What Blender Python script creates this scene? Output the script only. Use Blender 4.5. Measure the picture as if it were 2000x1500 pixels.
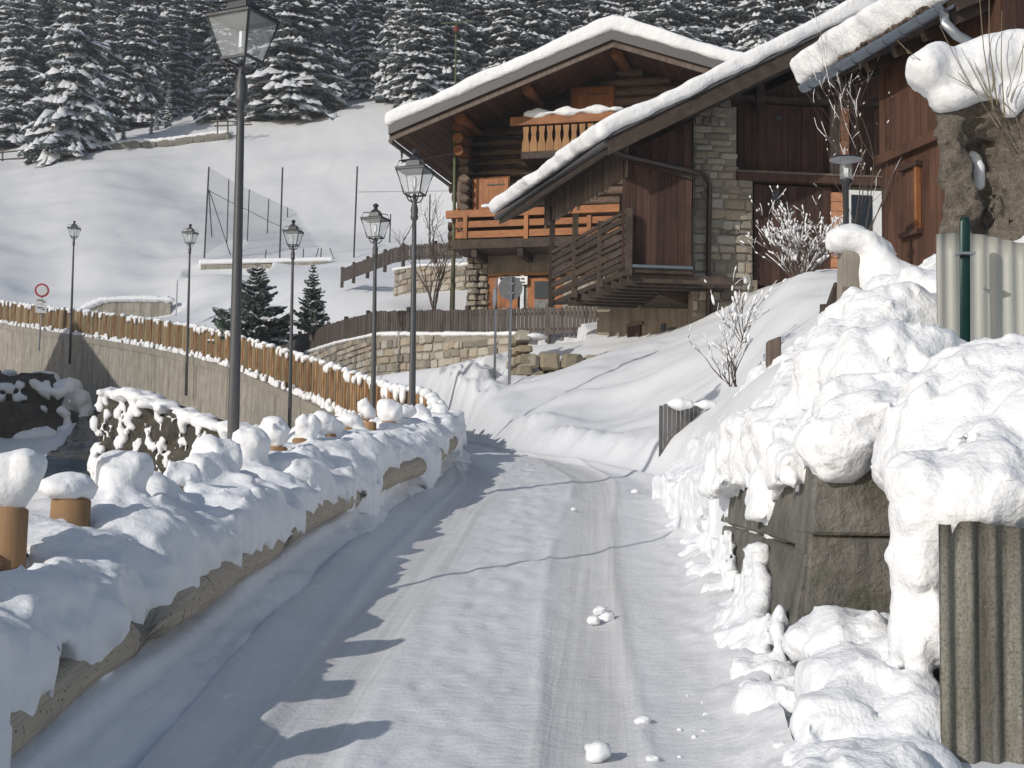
import bpy, bmesh, math, random
import numpy as np
from mathutils import Vector, Matrix

random.seed(7)
RNG = np.random.default_rng(11)
for o in list(bpy.data.objects):
    bpy.data.objects.remove(o)
SC = bpy.context.scene
COL = SC.collection
R = math.radians

# ------------------------------------------------------------------ camera
FPX = 2778.0                      # focal length in photograph pixels (2000 wide)
EYE = Vector((0.0, 0.0, 1.7))
PITCH, ROLL = math.degrees(math.atan(250 / FPX)), 1.0
cam_d = bpy.data.cameras.new('camera')
cam_d.sensor_width = 36.0
cam_d.lens = 36.0 * FPX / 2000.0
cam_d.clip_start, cam_d.clip_end = 0.1, 2000.0
cam = bpy.data.objects.new('camera', cam_d)
COL.objects.link(cam)
CM = Matrix.Rotation(R(90 + PITCH), 3, 'X') @ Matrix.Rotation(R(ROLL), 3, 'Z')
cam.matrix_world = Matrix.Translation(EYE) @ CM.to_4x4()
SC.camera = cam

# ------------------------------------------------------------------ light
SUN_EL = 23.0
SUN_H = Vector((0.70, 0.714)).normalized()        # the way shadows fall on the ground
sun_dir = Vector((SUN_H.x * math.cos(R(SUN_EL)), SUN_H.y * math.cos(R(SUN_EL)), -math.sin(R(SUN_EL))))
sun_d = bpy.data.lights.new('sun', 'SUN')
sun_d.energy, sun_d.angle, sun_d.color = 2.8, R(0.5), (1.0, 0.955, 0.89)
sun = bpy.data.objects.new('sun', sun_d)
COL.objects.link(sun)
sun.rotation_euler = sun_dir.to_track_quat('-Z', 'Y').to_euler()
sun.location = (-20, -20, 30)
W = bpy.data.worlds.new('World')
SC.world = W
W.use_nodes = True
nt = W.node_tree
sky = nt.nodes.new('ShaderNodeTexSky')
sky.sky_type = 'NISHITA'
sky.sun_disc = False
sky.sun_elevation = R(SUN_EL)
sky.sun_rotation = math.atan2(-SUN_H.x, -SUN_H.y)
sky.altitude = 1300
sky.ozone_density = 0.7
sky.dust_density = 2.2
nt.links.new(sky.outputs[0], nt.nodes['Background'].inputs[0])
nt.nodes['Background'].inputs[1].default_value = 0.1
vs = SC.view_settings
vs.view_transform, vs.look, vs.exposure, vs.gamma = 'Standard', 'None', 0.0, 1.0
SC.cycles.use_denoising = True
SC.cycles.max_bounces = 6
SC.cycles.diffuse_bounces = 3
SC.cycles.transparent_max_bounces = 12

# ------------------------------------------------------------------ pixel helpers
def ray(px, py):
    return CM @ Vector(((px - 1000.0) / FPX, (750.0 - py) / FPX, -1.0))
def Q(px, py, Y):
    d = ray(px, py)
    return EYE + d * (Y / d.y)
def pix(p):
    v = CM.transposed() @ (Vector(p) - EYE)
    return (1000 + FPX * v.x / -v.z, 750 - FPX * v.y / -v.z)

# ------------------------------------------------------------------ noise
_T = RNG.random((64, 64, 64)).astype(np.float32)
def vnoise(x, y, z):
    x = np.asarray(x, np.float64); y = np.asarray(y, np.float64); z = np.asarray(z, np.float64)
    x, y, z = np.broadcast_arrays(x, y, z)
    xi = np.floor(x).astype(int); yi = np.floor(y).astype(int); zi = np.floor(z).astype(int)
    fx = x - xi; fy = y - yi; fz = z - zi
    fx = fx * fx * fx * (fx * (fx * 6 - 15) + 10); fy = fy * fy * fy * (fy * (fy * 6 - 15) + 10); fz = fz * fz * fz * (fz * (fz * 6 - 15) + 10)
    x0 = xi & 63; x1 = (xi + 1) & 63; y0 = yi & 63; y1 = (yi + 1) & 63; z0 = zi & 63; z1 = (zi + 1) & 63
    def L(a, b, t): return a + (b - a) * t
    c = L(L(L(_T[x0, y0, z0], _T[x1, y0, z0], fx), L(_T[x0, y1, z0], _T[x1, y1, z0], fx), fy),
          L(L(_T[x0, y0, z1], _T[x1, y0, z1], fx), L(_T[x0, y1, z1], _T[x1, y1, z1], fx), fy), fz)
    return c * 2 - 1
def fbm(x, y, z, o=4, g=0.5):
    s = 0; a = 1.0
    for k in range(o):
        s = s + a * vnoise(x * 2 ** k + 17 * k, y * 2 ** k + 5 * k, z * 2 ** k + 29 * k)
        a *= g
    return s
def sstep(a, b, x):
    t = np.clip((np.asarray(x) - a) / (b - a), 0, 1)
    return t * t * (3 - 2 * t)

# ------------------------------------------------------------------ scene objects
def tag(o, label=None, cat=None, group=None, kind=None):
    if label: o['label'] = label
    if cat: o['category'] = cat
    if group: o['group'] = group
    if kind: o['kind'] = kind
    return o
def thing(name, loc, label, cat, group=None):
    o = bpy.data.objects.new(name, None)
    o.empty_display_size = 0.2
    COL.objects.link(o)
    o.location = loc
    return tag(o, label, cat, group)
def wloc(o):
    l = Vector((0, 0, 0))
    while o is not None:
        l += o.location
        o = o.parent
    return l
def link(name, me, parent=None, loc=(0, 0, 0)):
    o = bpy.data.objects.new(name, me)
    COL.objects.link(o)
    o.parent = parent
    o.location = loc
    return o
def copy_tree(o, parent=None):
    c = o.copy()
    COL.objects.link(c)
    c.parent = parent
    for ch in list(o.children):
        copy_tree(ch, c)
    return c

def frame_from(d, up=Vector((0, 0, 1))):
    d = Vector(d).normalized()
    if abs(d.dot(up)) > 0.98:
        up = Vector((0, 1, 0))
    a = d.cross(up).normalized()
    return a, a.cross(d).normalized(), d

class MB:
    """Collects shapes in world coordinates; build() links them as one mesh object."""
    def __init__(s):
        s.v = []; s.f = []
    def add(s, vs, fs):
        n = len(s.v)
        s.v += [tuple(p) for p in vs]
        s.f += [tuple(i + n for i in f) for f in fs]
        return s
    def hexa(s, b, t):
        """b, t: four bottom and four top corners in the same order"""
        return s.add(list(b) + list(t), [(3, 2, 1, 0), (4, 5, 6, 7), (0, 1, 5, 4), (1, 2, 6, 5), (2, 3, 7, 6), (3, 0, 4, 7)])
    def box(s, c, ax, ay, az):
        c = Vector(c); ax = Vector(ax) / 2; ay = Vector(ay) / 2; az = Vector(az) / 2
        b = [c - ax - ay - az, c + ax - ay - az, c + ax + ay - az, c - ax + ay - az]
        return s.hexa(b, [p + az * 2 for p in b])
    def bar(s, p0, p1, w, h, up=Vector((0, 0, 1))):
        p0 = Vector(p0); p1 = Vector(p1)
        a, u, d = frame_from(p1 - p0, up)
        return s.box((p0 + p1) / 2, a * w, d * (p1 - p0).length, u * h)
    def tube(s, pts, rad, n=8, caps=True):
        pts = [Vector(p) for p in pts]
        if not hasattr(rad, '__len__'): rad = [rad] * len(pts)
        rings = []; base = len(s.v)
        pa = None
        for i, p in enumerate(pts):
            d = (pts[min(i + 1, len(pts) - 1)] - pts[max(i - 1, 0)]).normalized()
            if pa is None:
                a, b, _ = frame_from(d)
            else:
                a = (pa - d * pa.dot(d)).normalized(); b = d.cross(a).normalized()
            pa = a
            for k in range(n):
                t = 2 * math.pi * k / n
                s.v.append(tuple(p + (a * math.cos(t) + b * math.sin(t)) * rad[i]))
        for i in range(len(pts) - 1):
            for k in range(n):
                q = base + i * n
                s.f.append((q + k, q + (k + 1) % n, q + n + (k + 1) % n, q + n + k))
        if caps:
            s.f.append(tuple(base + k for k in reversed(range(n))))
            s.f.append(tuple(base + (len(pts) - 1) * n + k for k in range(n)))
        return s
    def prism(s, poly, ext):
        """polygon (world points) pushed along ext"""
        n = len(poly); ext = Vector(ext)
        vs = [Vector(p) for p in poly]; vs += [p + ext for p in vs]
        fs = [tuple(range(n)), tuple(reversed(range(n, 2 * n)))]
        fs += [(i, i + n, (i + 1) % n + n, (i + 1) % n) for i in range(n)]
        return s.add(vs, fs)
    def ellip(s, c, r, n=8, m=6, ax=None):
        c = Vector(c); vs = []; fs = []
        X, Y, Z = ax if ax else (Vector((1, 0, 0)), Vector((0, 1, 0)), Vector((0, 0, 1)))
        vs.append(c + Z * r[2])
        for i in range(1, m):
            t = math.pi * i / m
            for k in range(n):
                a = 2 * math.pi * k / n
                vs.append(c + X * r[0] * math.sin(t) * math.cos(a) + Y * r[1] * math.sin(t) * math.sin(a) + Z * r[2] * math.cos(t))
        vs.append(c - Z * r[2])
        for k in range(n):
            fs.append((0, 1 + k, 1 + (k + 1) % n))
            for i in range(m - 2):
                q = 1 + i * n
                fs.append((q + k, q + n + k, q + n + (k + 1) % n, q + (k + 1) % n))
            q = 1 + (m - 2) * n
            fs.append((q + k, len(vs) - 1, q + (k + 1) % n))
        return s.add(vs, fs)
    def build(s, name, mat, parent=None, smooth=False, bevel=0.0, fix=True):
        off = wloc(parent) if parent is not None else Vector((0, 0, 0))
        me = bpy.data.meshes.new(name)
        me.from_pydata([tuple(Vector(p) - off) for p in s.v], [], s.f)
        if fix or bevel:
            bm = bmesh.new(); bm.from_mesh(me)
            bmesh.ops.recalc_face_normals(bm, faces=bm.faces)
            if bevel:
                bmesh.ops.bevel(bm, geom=list(bm.edges), offset=bevel, segments=1, affect='EDGES', clamp_overlap=True)
            bm.to_mesh(me); bm.free()
        me.materials.append(mat)
        if smooth:
            me.polygons.foreach_set('use_smooth', [True] * len(me.polygons))
        me.update()
        return link(name, me, parent)

def mesh_np(name, V, F, mat, parent=None, smooth=True, uv=None):
    """big meshes straight from arrays; F is (n,3) or (n,4)"""
    off = np.array(wloc(parent)) if parent is not None else np.zeros(3)
    me = bpy.data.meshes.new(name)
    V = np.ascontiguousarray(V - off, np.float32); F = np.ascontiguousarray(F, np.int32)
    k = F.shape[1]
    me.vertices.add(len(V)); me.vertices.foreach_set('co', V.ravel())
    me.loops.add(F.size); me.loops.foreach_set('vertex_index', F.ravel())
    me.polygons.add(len(F)); me.polygons.foreach_set('loop_start', np.arange(len(F), dtype=np.int32) * k)
    if smooth:
        me.polygons.foreach_set('use_smooth', np.ones(len(F), bool))
    if uv is not None:
        l = me.uv_layers.new(name='UVMap')
        l.data.foreach_set('uv', np.ascontiguousarray(uv[F.ravel()], np.float32).ravel())
    me.update(calc_edges=True)
    me.validate()
    me.materials.append(mat)
    return link(name, me, parent)

# ------------------------------------------------------------------ snow volumes (signed field -> surface)
def surface_net(F, o, h):
    """F negative inside; returns verts (world, o + index*h) and quads"""
    nx, ny, nz = F.shape
    S = F < 0
    corner = [(i, j, k) for i in (0, 1) for j in (0, 1) for k in (0, 1)]
    cnt = np.zeros((nx - 1, ny - 1, nz - 1), np.int8)
    for (i, j, k) in corner:
        cnt += S[i:nx - 1 + i, j:ny - 1 + j, k:nz - 1 + k]
    act = (cnt > 0) & (cnt < 8)
    idx = np.full(act.shape, -1, np.int64)
    cells = np.argwhere(act)
    idx[act] = np.arange(len(cells))
    P = np.zeros((len(cells), 3)); N = np.zeros(len(cells))
    ci, cj, ck = cells.T
    for a in corner:
        for ax in range(3):
            if a[ax]: continue
            b = list(a); b[ax] = 1
            fa = F[ci + a[0], cj + a[1], ck + a[2]]; fb = F[ci + b[0], cj + b[1], ck + b[2]]
            m = (fa < 0) != (fb < 0)
            t = np.where(m, fa / np.where(m, fa - fb, 1), 0)
            for q in range(3):
                P[:, q] += np.where(m, a[q] + (t if q == ax else 0), 0)
            N += m
    P = P / N[:, None] + cells
    quads = []
    for ax in range(3):
        b, c = (ax + 1) % 3, (ax + 2) % 3
        sl0 = [slice(None)] * 3; sl1 = [slice(None)] * 3
        sl0[ax] = slice(0, -1); sl1[ax] = slice(1, None)
        sl0[b] = sl1[b] = slice(1, -1); sl0[c] = sl1[c] = slice(1, -1)
        s0 = S[tuple(sl0)]; s1 = S[tuple(sl1)]
        for flip, mask in ((False, s0 & ~s1), (True, ~s0 & s1)):
            e = np.argwhere(mask)
            if not len(e): continue
            e[:, b] += 1; e[:, c] += 1
            def cell(db, dc):
                g = e.copy(); g[:, b] -= db; g[:, c] -= dc
                return idx[g[:, 0], g[:, 1], g[:, 2]]
            q = [cell(1, 1), cell(0, 1), cell(0, 0), cell(1, 0)]
            if flip: q = q[::-1]
            quads.append(np.stack(q, 1))
    Fq = np.concatenate(quads)
    Fq = Fq[(Fq >= 0).all(1)]
    return np.asarray(o) + P * h, Fq

def smin(a, b, k):
    h = np.clip(0.5 + 0.5 * (b - a) / k, 0, 1)
    return b + (a - b) * h - k * h * (1 - h)

class Snow:
    """axis-aligned voxel field that ellipsoids and height sheets are merged into"""
    def __init__(s, lo, hi, h):
        s.lo = np.array(lo, float); s.h = h
        n = np.ceil((np.array(hi) - s.lo) / h).astype(int) + 1
        s.n = n
        s.F = np.full(n, 9.0, np.float32)
        s.ax = [s.lo[i] + np.arange(n[i]) * h for i in range(3)]
    def grid(s):
        return np.meshgrid(*s.ax, indexing='ij')
    def sheet(s, fn, k=0.05, scale=0.75, floor=None):
        X, Y = np.meshgrid(s.ax[0], s.ax[1], indexing='ij')
        H = fn(X, Y)
        f = (s.ax[2][None, None, :] - H[:, :, None]) * scale
        s.F = smin(s.F, f.astype(np.float32), k)
    def blob(s, c, r, k=0.06, rot=0.0, squash=None):
        c = np.asarray(c, float); r = np.asarray(r, float) * np.ones(3)
        R_ = max(r[0], r[1], r[2]) + 2 * k
        a = np.maximum(np.floor((c - R_ - s.lo) / s.h).astype(int), 0)
        b = np.minimum(np.ceil((c + R_ - s.lo) / s.h).astype(int) + 1, s.n)
        if (b <= a).any(): return
        x = s.ax[0][a[0]:b[0]][:, None, None] - c[0]; y = s.ax[1][a[1]:b[1]][None, :, None] - c[1]; z = s.ax[2][a[2]:b[2]][None, None, :] - c[2]
        cr, sr = math.cos(rot), math.sin(rot)
        u = x * cr + y * sr; w = -x * sr + y * cr
        q = np.sqrt((u / r[0]) ** 2 + (w / r[1]) ** 2 + (z / r[2]) ** 2)
        g = np.sqrt((u / r[0] ** 2) ** 2 + (w / r[1] ** 2) ** 2 + (z / r[2] ** 2) ** 2) + 1e-6
        f = np.where(q < 0.3, (q - 1) * r.min(), q * (q - 1) / g)
        v = s.F[a[0]:b[0], a[1]:b[1], a[2]:b[2]]
        s.F[a[0]:b[0], a[1]:b[1], a[2]:b[2]] = smin(v, f.astype(np.float32), k)
    def noise(s, amp, scale, octv=3, zs=1.0):
        band = np.abs(s.F) < amp * 2.5 + s.h * 2
        i = np.argwhere(band)
        p = s.lo + i * s.h
        s.F[i[:, 0], i[:, 1], i[:, 2]] += (amp * fbm(p[:, 0] / scale, p[:, 1] / scale, p[:, 2] / scale * zs, octv)).astype(np.float32)
    def billow(s, amp, scale, octv=2):
        """rounded clumps with creases between them"""
        band = np.abs(s.F) < amp * 2.5 + s.h * 2
        i = np.argwhere(band)
        p = s.lo + i * s.h
        v = 0; a = 1.0
        for k in range(octv):
            q = 2.0 ** k
            v = v + a * np.abs(vnoise(p[:, 0] / scale * q + 3 * k, p[:, 1] / scale * q + 9 * k, p[:, 2] / scale * q + 5 * k))
            a *= .5
        s.F[i[:, 0], i[:, 1], i[:, 2]] -= (amp * (v * 1.6 - .5)).astype(np.float32)
    def cut(s, fn):
        X, Y, Z = s.grid()
        s.F = np.maximum(s.F, fn(X, Y, Z).astype(np.float32))
    def build(s, name, mat, parent=None):
        for ax in range(3):                      # close the hull
            for e in (0, -1):
                sl = [slice(None)] * 3; sl[ax] = e
                s.F[tuple(sl)] = np.maximum(s.F[tuple(sl)], s.h * 0.3)
        V, Fq = surface_net(s.F, s.lo, s.h)
        return mesh_np(name, V, Fq, mat, parent)
# ------------------------------------------------------------------ materials
def new_mat(name):
    m = bpy.data.materials.new(name)
    m.use_nodes = True
    t = m.node_tree
    b = t.nodes['Principled BSDF']
    return m, t, b
def node(t, typ, **kw):
    n = t.nodes.new(typ)
    for k, v in kw.items():
        if k in n.inputs: n.inputs[k].default_value = v
        else: setattr(n, k, v)
    return n
def coords(t, scale=(1, 1, 1), kind='Object', rnd=0.0):
    tc = t.nodes.new('ShaderNodeTexCoord')
    mp = t.nodes.new('ShaderNodeMapping')
    mp.inputs['Scale'].default_value = scale
    t.links.new(tc.outputs[kind], mp.inputs['Vector'])
    if rnd:
        oi = t.nodes.new('ShaderNodeObjectInfo')
        mu = node(t, 'ShaderNodeMath', operation='MULTIPLY'); mu.inputs[1].default_value = rnd
        t.links.new(oi.outputs['Random'], mu.inputs[0])
        t.links.new(mu.outputs[0], mp.inputs['Location'])
    return mp.outputs['Vector']
def noise_n(t, vec, scale, detail=4.0, rough=0.55, dist=0.0):
    n = node(t, 'ShaderNodeTexNoise')
    n.inputs['Scale'].default_value = scale; n.inputs['Detail'].default_value = detail
    n.inputs['Roughness'].default_value = rough; n.inputs['Distortion'].default_value = dist
    t.links.new(vec, n.inputs['Vector'])
    return n.outputs['Fac']
def ramp(t, fac, stops):
    r = t.nodes.new('ShaderNodeValToRGB')
    e = r.color_ramp.elements
    while len(e) < len(stops): e.new(0.5)
    for i, (p, c) in enumerate(stops):
        e[i].position = p; e[i].color = (*c, 1) if len(c) == 3 else c
    t.links.new(fac, r.inputs['Fac'])
    return r.outputs['Color']
def mix(t, a, b, fac, mode='MIX'):
    m = t.nodes.new('ShaderNodeMix')
    m.data_type = 'RGBA'; m.blend_type = mode
    for sock, v in ((m.inputs[0], fac), (m.inputs[6], a), (m.inputs[7], b)):
        if hasattr(v, 'links'): t.links.new(v, sock)
        elif isinstance(v, tuple): sock.default_value = (*v, 1)
        else: sock.default_value = v
    return m.outputs[2]
def bump(t, b, hgt, strength=0.3, dist=0.02, prev=None):
    n = t.nodes.new('ShaderNodeBump')
    n.inputs['Strength'].default_value = strength; n.inputs['Distance'].default_value = dist
    t.links.new(hgt, n.inputs['Height'])
    if prev: t.links.new(prev, n.inputs['Normal'])
    t.links.new(n.outputs['Normal'], b.inputs['Normal'])
    return n.outputs['Normal']
def rand_shade(t, col, amt):
    oi = t.nodes.new('ShaderNodeObjectInfo')
    mr = t.nodes.new('ShaderNodeMapRange')
    mr.inputs['To Min'].default_value = 1 - amt; mr.inputs['To Max'].default_value = 1 + amt
    t.links.new(oi.outputs['Random'], mr.inputs['Value'])
    hs = t.nodes.new('ShaderNodeHueSaturation')
    t.links.new(mr.outputs[0], hs.inputs['Value']); t.links.new(col, hs.inputs['Color'])
    return hs.outputs[0]

def snow_mat(name, fine=60.0, amp=0.35, lump=0.0, lump_scale=9.0, dirt=0.0, alb=1.0):
    m, t, b = new_mat(name)
    v = coords(t)
    n1 = noise_n(t, v, 1.3, 5)
    col = ramp(t, n1, [(0.3, (0.80 * alb, 0.815 * alb, 0.835 * alb)), (0.7, (0.865 * alb, 0.87 * alb, 0.88 * alb))])
    if dirt:
        d = noise_n(t, v, 34, 3, 0.7)
        d = ramp(t, d, [(0.62, (0, 0, 0)), (0.78, (dirt, dirt, dirt))])
        col = mix(t, col, (0.42, 0.40, 0.38), d)
    t.links.new(col, b.inputs['Base Color'])
    b.inputs['Roughness'].default_value = 0.62
    b.inputs['Specular IOR Level'].default_value = 0.25
    p = None
    if lump:
        p = bump(t, b, noise_n(t, v, lump_scale, 2.5, 0.5), lump, 0.06)
    bump(t, b, noise_n(t, v, fine, 4, 0.65), amp, 0.012, p)
    return m

def wood_mat(name, c1, c2, grain=(18, 18, 1.2), rnd=0.22, rough=0.75, bmp=0.35, extra=None):
    """grain: mapping scale in object space, the small number along the grain"""
    m, t, b = new_mat(name)
    v = coords(t, grain, rnd=40.0)
    g = noise_n(t, v, 1.0, 6, 0.6, 0.6)
    col = ramp(t, g, [(0.25, c1), (0.5, tuple((a + c) / 2 for a, c in zip(c1, c2))), (0.78, c2)])
    big = noise_n(t, coords(t, (1, 1, 1), rnd=40.0), 1.7, 3)
    col = mix(t, col, tuple(x * 0.45 for x in c1), ramp(t, big, [(0.5, (0, 0, 0)), (0.85, (0.75, 0.75, 0.75))]))
    if extra:
        col = mix(t, col, extra, ramp(t, noise_n(t, coords(t, (2, 2, .6), rnd=17.0), 2.2, 4), [(0.5, (0, 0, 0)), (0.75, (0.7, 0.7, 0.7))]))
    t.links.new(rand_shade(t, col, rnd), b.inputs['Base Color'])
    b.inputs['Roughness'].default_value = rough
    b.inputs['Specular IOR Level'].default_value = 0.25
    bump(t, b, g, bmp, 0.01)
    return m

def stone_mat(name, c1, c2, c3, rnd=0.25, sc=5.0):
    m, t, b = new_mat(name)
    v = coords(t, rnd=30.0)
    n1 = noise_n(t, v, sc, 6, 0.62)
    col = ramp(t, n1, [(0.28, c1), (0.5, c2), (0.75, c3)])
    sp = noise_n(t, v, sc * 9, 3, 0.7)
    col = mix(t, col, (0.08, 0.08, 0.075), ramp(t, sp, [(0.58, (0, 0, 0)), (0.8, (0.6, 0.6, 0.6))]))
    oi = t.nodes.new('ShaderNodeObjectInfo')
    tint = ramp(t, oi.outputs['Random'], [(0.0, c1), (0.35, c2), (0.6, (0.36, 0.27, 0.17)), (0.8, c3), (1.0, (0.30, 0.30, 0.28))])
    col = mix(t, col, tint, 0.45)
    t.links.new(rand_shade(t, col, rnd), b.inputs['Base Color'])
    b.inputs['Roughness'].default_value = 0.9
    bump(t, b, n1, 0.6, 0.03)
    return m

def concrete_mat(name, c1, c2, stain, streak=0.6, bmp=0.4, moss=None, deep=0.03):
    m, t, b = new_mat(name)
    v = coords(t)
    n1 = noise_n(t, v, 2.3, 7, 0.65)
    col = ramp(t, n1, [(0.3, c1), (0.7, c2)])
    st = noise_n(t, coords(t, (3.2, 3.2, 0.22)), 1.6, 5, 0.7)
    col = mix(t, col, stain, ramp(t, st, [(0.45, (0, 0, 0)), (0.72, (streak, streak, streak))]))
    if moss:
        col = mix(t, col, moss, ramp(t, noise_n(t, v, 4.0, 6, 0.7), [(0.5, (0, 0, 0)), (0.7, (0.8, 0.8, 0.8))]))
    t.links.new(col, b.inputs['Base Color'])
    b.inputs['Roughness'].default_value = 0.9
    bump(t, b, noise_n(t, v, 14 if deep < .05 else 7, 7, 0.72), bmp, deep)
    return m

def plain_mat(name, c, rough=0.6, metal=0.0, var=0.12, sc=8.0, bmp=0.1):
    m, t, b = new_mat(name)
    v = coords(t)
    n1 = noise_n(t, v, sc, 5, 0.6)
    col = ramp(t, n1, [(0.25, tuple(x * (1 - var) for x in c)), (0.75, tuple(min(1, x * (1 + var)) for x in c))])
    t.links.new(col, b.inputs['Base Color'])
    b.inputs['Roughness'].default_value = rough
    b.inputs['Metallic'].default_value = metal
    if bmp: bump(t, b, noise_n(t, v, sc * 6, 4), bmp, 0.005)
    return m

def glass_mat(name, tint=(0.9, 0.95, 0.95), alpha=0.25):
    m, t, b = new_mat(name)
    b.inputs['Base Color'].default_value = (*tint, 1)
    b.inputs['Roughness'].default_value = 0.05
    tr = t.nodes.new('ShaderNodeBsdfTransparent')
    ms = t.nodes.new('ShaderNodeMixShader')
    ms.inputs[0].default_value = alpha
    t.links.new(tr.outputs[0], ms.inputs[1]); t.links.new(b.outputs[0], ms.inputs[2])
    t.links.new(ms.outputs[0], t.nodes['Material Output'].inputs['Surface'])
    return m

M = {}
M['snow'] = snow_mat('fresh_snow', 55, 0.25, 0.22, 14.0)
M['snow_clump'] = snow_mat('clumpy_snow', 55, 0.6, 0.35, 15.0, 0.25)
M['snow_field'] = snow_mat('wind_smoothed_snow', 22, 0.18, 0.15, 2.0, 0.0, 0.88)
M['snow_roof'] = snow_mat('roof_snow', 24, 0.7, 0.5, 6.0, 0.35)
M['chalet_log'] = wood_mat('weathered_log', (0.085, 0.058, 0.042), (0.21, 0.155, 0.115), (1.2, 14, 14), 0.3)
M['chalet_beam'] = wood_mat('larch_beam', (0.16, 0.065, 0.028), (0.32, 0.13, 0.05), (5, 5, 5), 0.15)
M['orange'] = wood_mat('varnished_larch', (0.24, 0.088, 0.03), (0.42, 0.175, 0.062), (2, 14, 14), 0.15, 0.5)
M['orange_v'] = wood_mat('varnished_larch_upright', (0.24, 0.088, 0.03), (0.43, 0.175, 0.062), (16, 16, 1.0), 0.15, 0.5)
M['baluster'] = wood_mat('pale_larch', (0.25, 0.13, 0.06), (0.42, 0.24, 0.115), (14, 14, 1.2), 0.12)
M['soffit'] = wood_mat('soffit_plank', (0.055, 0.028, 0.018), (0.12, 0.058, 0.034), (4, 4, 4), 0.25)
M['fascia'] = plain_mat('dark_roof_edge', (0.075, 0.072, 0.072), 0.55, 0.0)
M['barn_board'] = wood_mat('red_brown_board', (0.034, 0.0185, 0.0145), (0.088, 0.048, 0.036), (20, 20, 1.0), 0.3)
M['barn_grey'] = wood_mat('grey_weathered_board', (0.075, 0.055, 0.045), (0.19, 0.15, 0.125), (18, 18, 1.0), 0.25)
M['barn_dark'] = wood_mat('dark_old_beam', (0.03, 0.022, 0.018), (0.085, 0.065, 0.052), (6, 6, 6), 0.25)
M['house_board'] = wood_mat('red_stained_board', (0.055, 0.026, 0.017), (0.115, 0.058, 0.037), (18, 18, 0.9), 0.18)
M['silver_board'] = wood_mat('silvered_board', (0.12, 0.115, 0.11), (0.27, 0.26, 0.25), (18, 18, 1.0), 0.2)
M['picket'] = wood_mat('grey_picket', (0.045, 0.038, 0.034), (0.13, 0.11, 0.10), (20, 20, 1.4), 0.3)
M['plank'] = wood_mat('honey_plank', (0.15, 0.107, 0.058), (0.285, 0.215, 0.128), (16, 16, 0.9), 0.25)
M['post'] = wood_mat('orange_log_post', (0.20, 0.11, 0.052), (0.40, 0.255, 0.14), (14, 14, 1.3), 0.15)
M['stone'] = stone_mat('wall_stone', (0.17, 0.15, 0.12), (0.30, 0.27, 0.22), (0.42, 0.39, 0.33))
M['stone_dark'] = stone_mat('dry_stone', (0.13, 0.115, 0.085), (0.24, 0.21, 0.15), (0.33, 0.29, 0.22))
M['mortar'] = concrete_mat('old_mortar', (0.22, 0.20, 0.165), (0.34, 0.31, 0.26), (0.14, 0.125, 0.10), 0.4, 0.7)
M['plaster'] = concrete_mat('rough_plaster', (0.21, 0.175, 0.135), (0.33, 0.28, 0.215), (0.12, 0.10, 0.078), 0.75, 1.0)
M['concrete'] = concrete_mat('streaked_concrete', (0.25, 0.225, 0.185), (0.38, 0.35, 0.30), (0.10, 0.085, 0.065), 0.85, 0.3)
M['concrete_dark'] = concrete_mat('mossy_concrete', (0.10, 0.094, 0.082), (0.30, 0.285, 0.25), (0.045, 0.042, 0.036), 0.8, 1.0, (0.085, 0.082, 0.045), 0.08)
M['lamp'] = plain_mat('dark_grey_iron', (0.035, 0.038, 0.042), 0.45, 0.2)
M['pole'] = plain_mat('grey_painted_pole', (0.066, 0.069, 0.074), 0.5, 0.1)
M['galv'] = plain_mat('galvanised_steel', (0.33, 0.35, 0.38), 0.42, 0.6)
M['zinc'] = plain_mat('zinc_gutter', (0.17, 0.20, 0.24), 0.4, 0.5)
M['signback'] = plain_mat('grey_sign_back', (0.12, 0.125, 0.13), 0.5, 0.2)
M['white'] = plain_mat('white_enamel', (0.72, 0.73, 0.72), 0.4)
M['red'] = plain_mat('red_enamel', (0.45, 0.02, 0.035), 0.4)
M['ink'] = plain_mat('black_ink', (0.05, 0.055, 0.06), 0.6)
M['pipe'] = plain_mat('brown_downpipe', (0.06, 0.045, 0.04), 0.35, 0.3)
M['mast'] = plain_mat('green_mast', (0.10, 0.115, 0.05), 0.6)
M['greenpost'] = plain_mat('green_fence_post', (0.008, 0.035, 0.028), 0.35, 0.2)
M['glass'] = glass_mat('lantern_glass', (0.75, 0.8, 0.82), 0.16)
M['window'] = plain_mat('dark_window_pane', (0.018, 0.022, 0.028), 0.08)
M['terracotta'] = plain_mat('hollow_brick', (0.48, 0.23, 0.12), 0.85, 0, 0.2)
def bark_mat(name, c1, c2):
    m, t, b = new_mat(name)
    v = coords(t)
    vo = node(t, 'ShaderNodeTexVoronoi'); vo.feature = 'DISTANCE_TO_EDGE'; vo.inputs['Scale'].default_value = 75.0
    wv = t.nodes.new('ShaderNodeMapping'); wv.inputs['Scale'].default_value = (1, 1, .6); t.links.new(v, wv.inputs['Vector']); t.links.new(wv.outputs[0], vo.inputs['Vector'])
    n = noise_n(t, v, 26, 6, .75)
    col = ramp(t, n, [(.3, c1), (.7, c2)])
    col = mix(t, col, tuple(x * .3 for x in c1), ramp(t, vo.outputs['Distance'], [(.0, (.6, .6, .6)), (.10, (0, 0, 0))]))
    col = mix(t, col, (.42, .40, .34), ramp(t, noise_n(t, v, 70, 3, .7), [(.60, (0, 0, 0)), (.72, (.6, .6, .6))]))
    t.links.new(col, b.inputs['Base Color']); b.inputs['Roughness'].default_value = .95
    p = bump(t, b, vo.outputs['Distance'], .35, .02)
    bump(t, b, n, .9, .03, p)
    return m
M['bark'] = bark_mat('pitted_bark', (0.085, 0.07, 0.055), (0.27, 0.235, 0.19))
M['twig'] = plain_mat('bare_twig', (0.10, 0.075, 0.06), 0.8)
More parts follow.
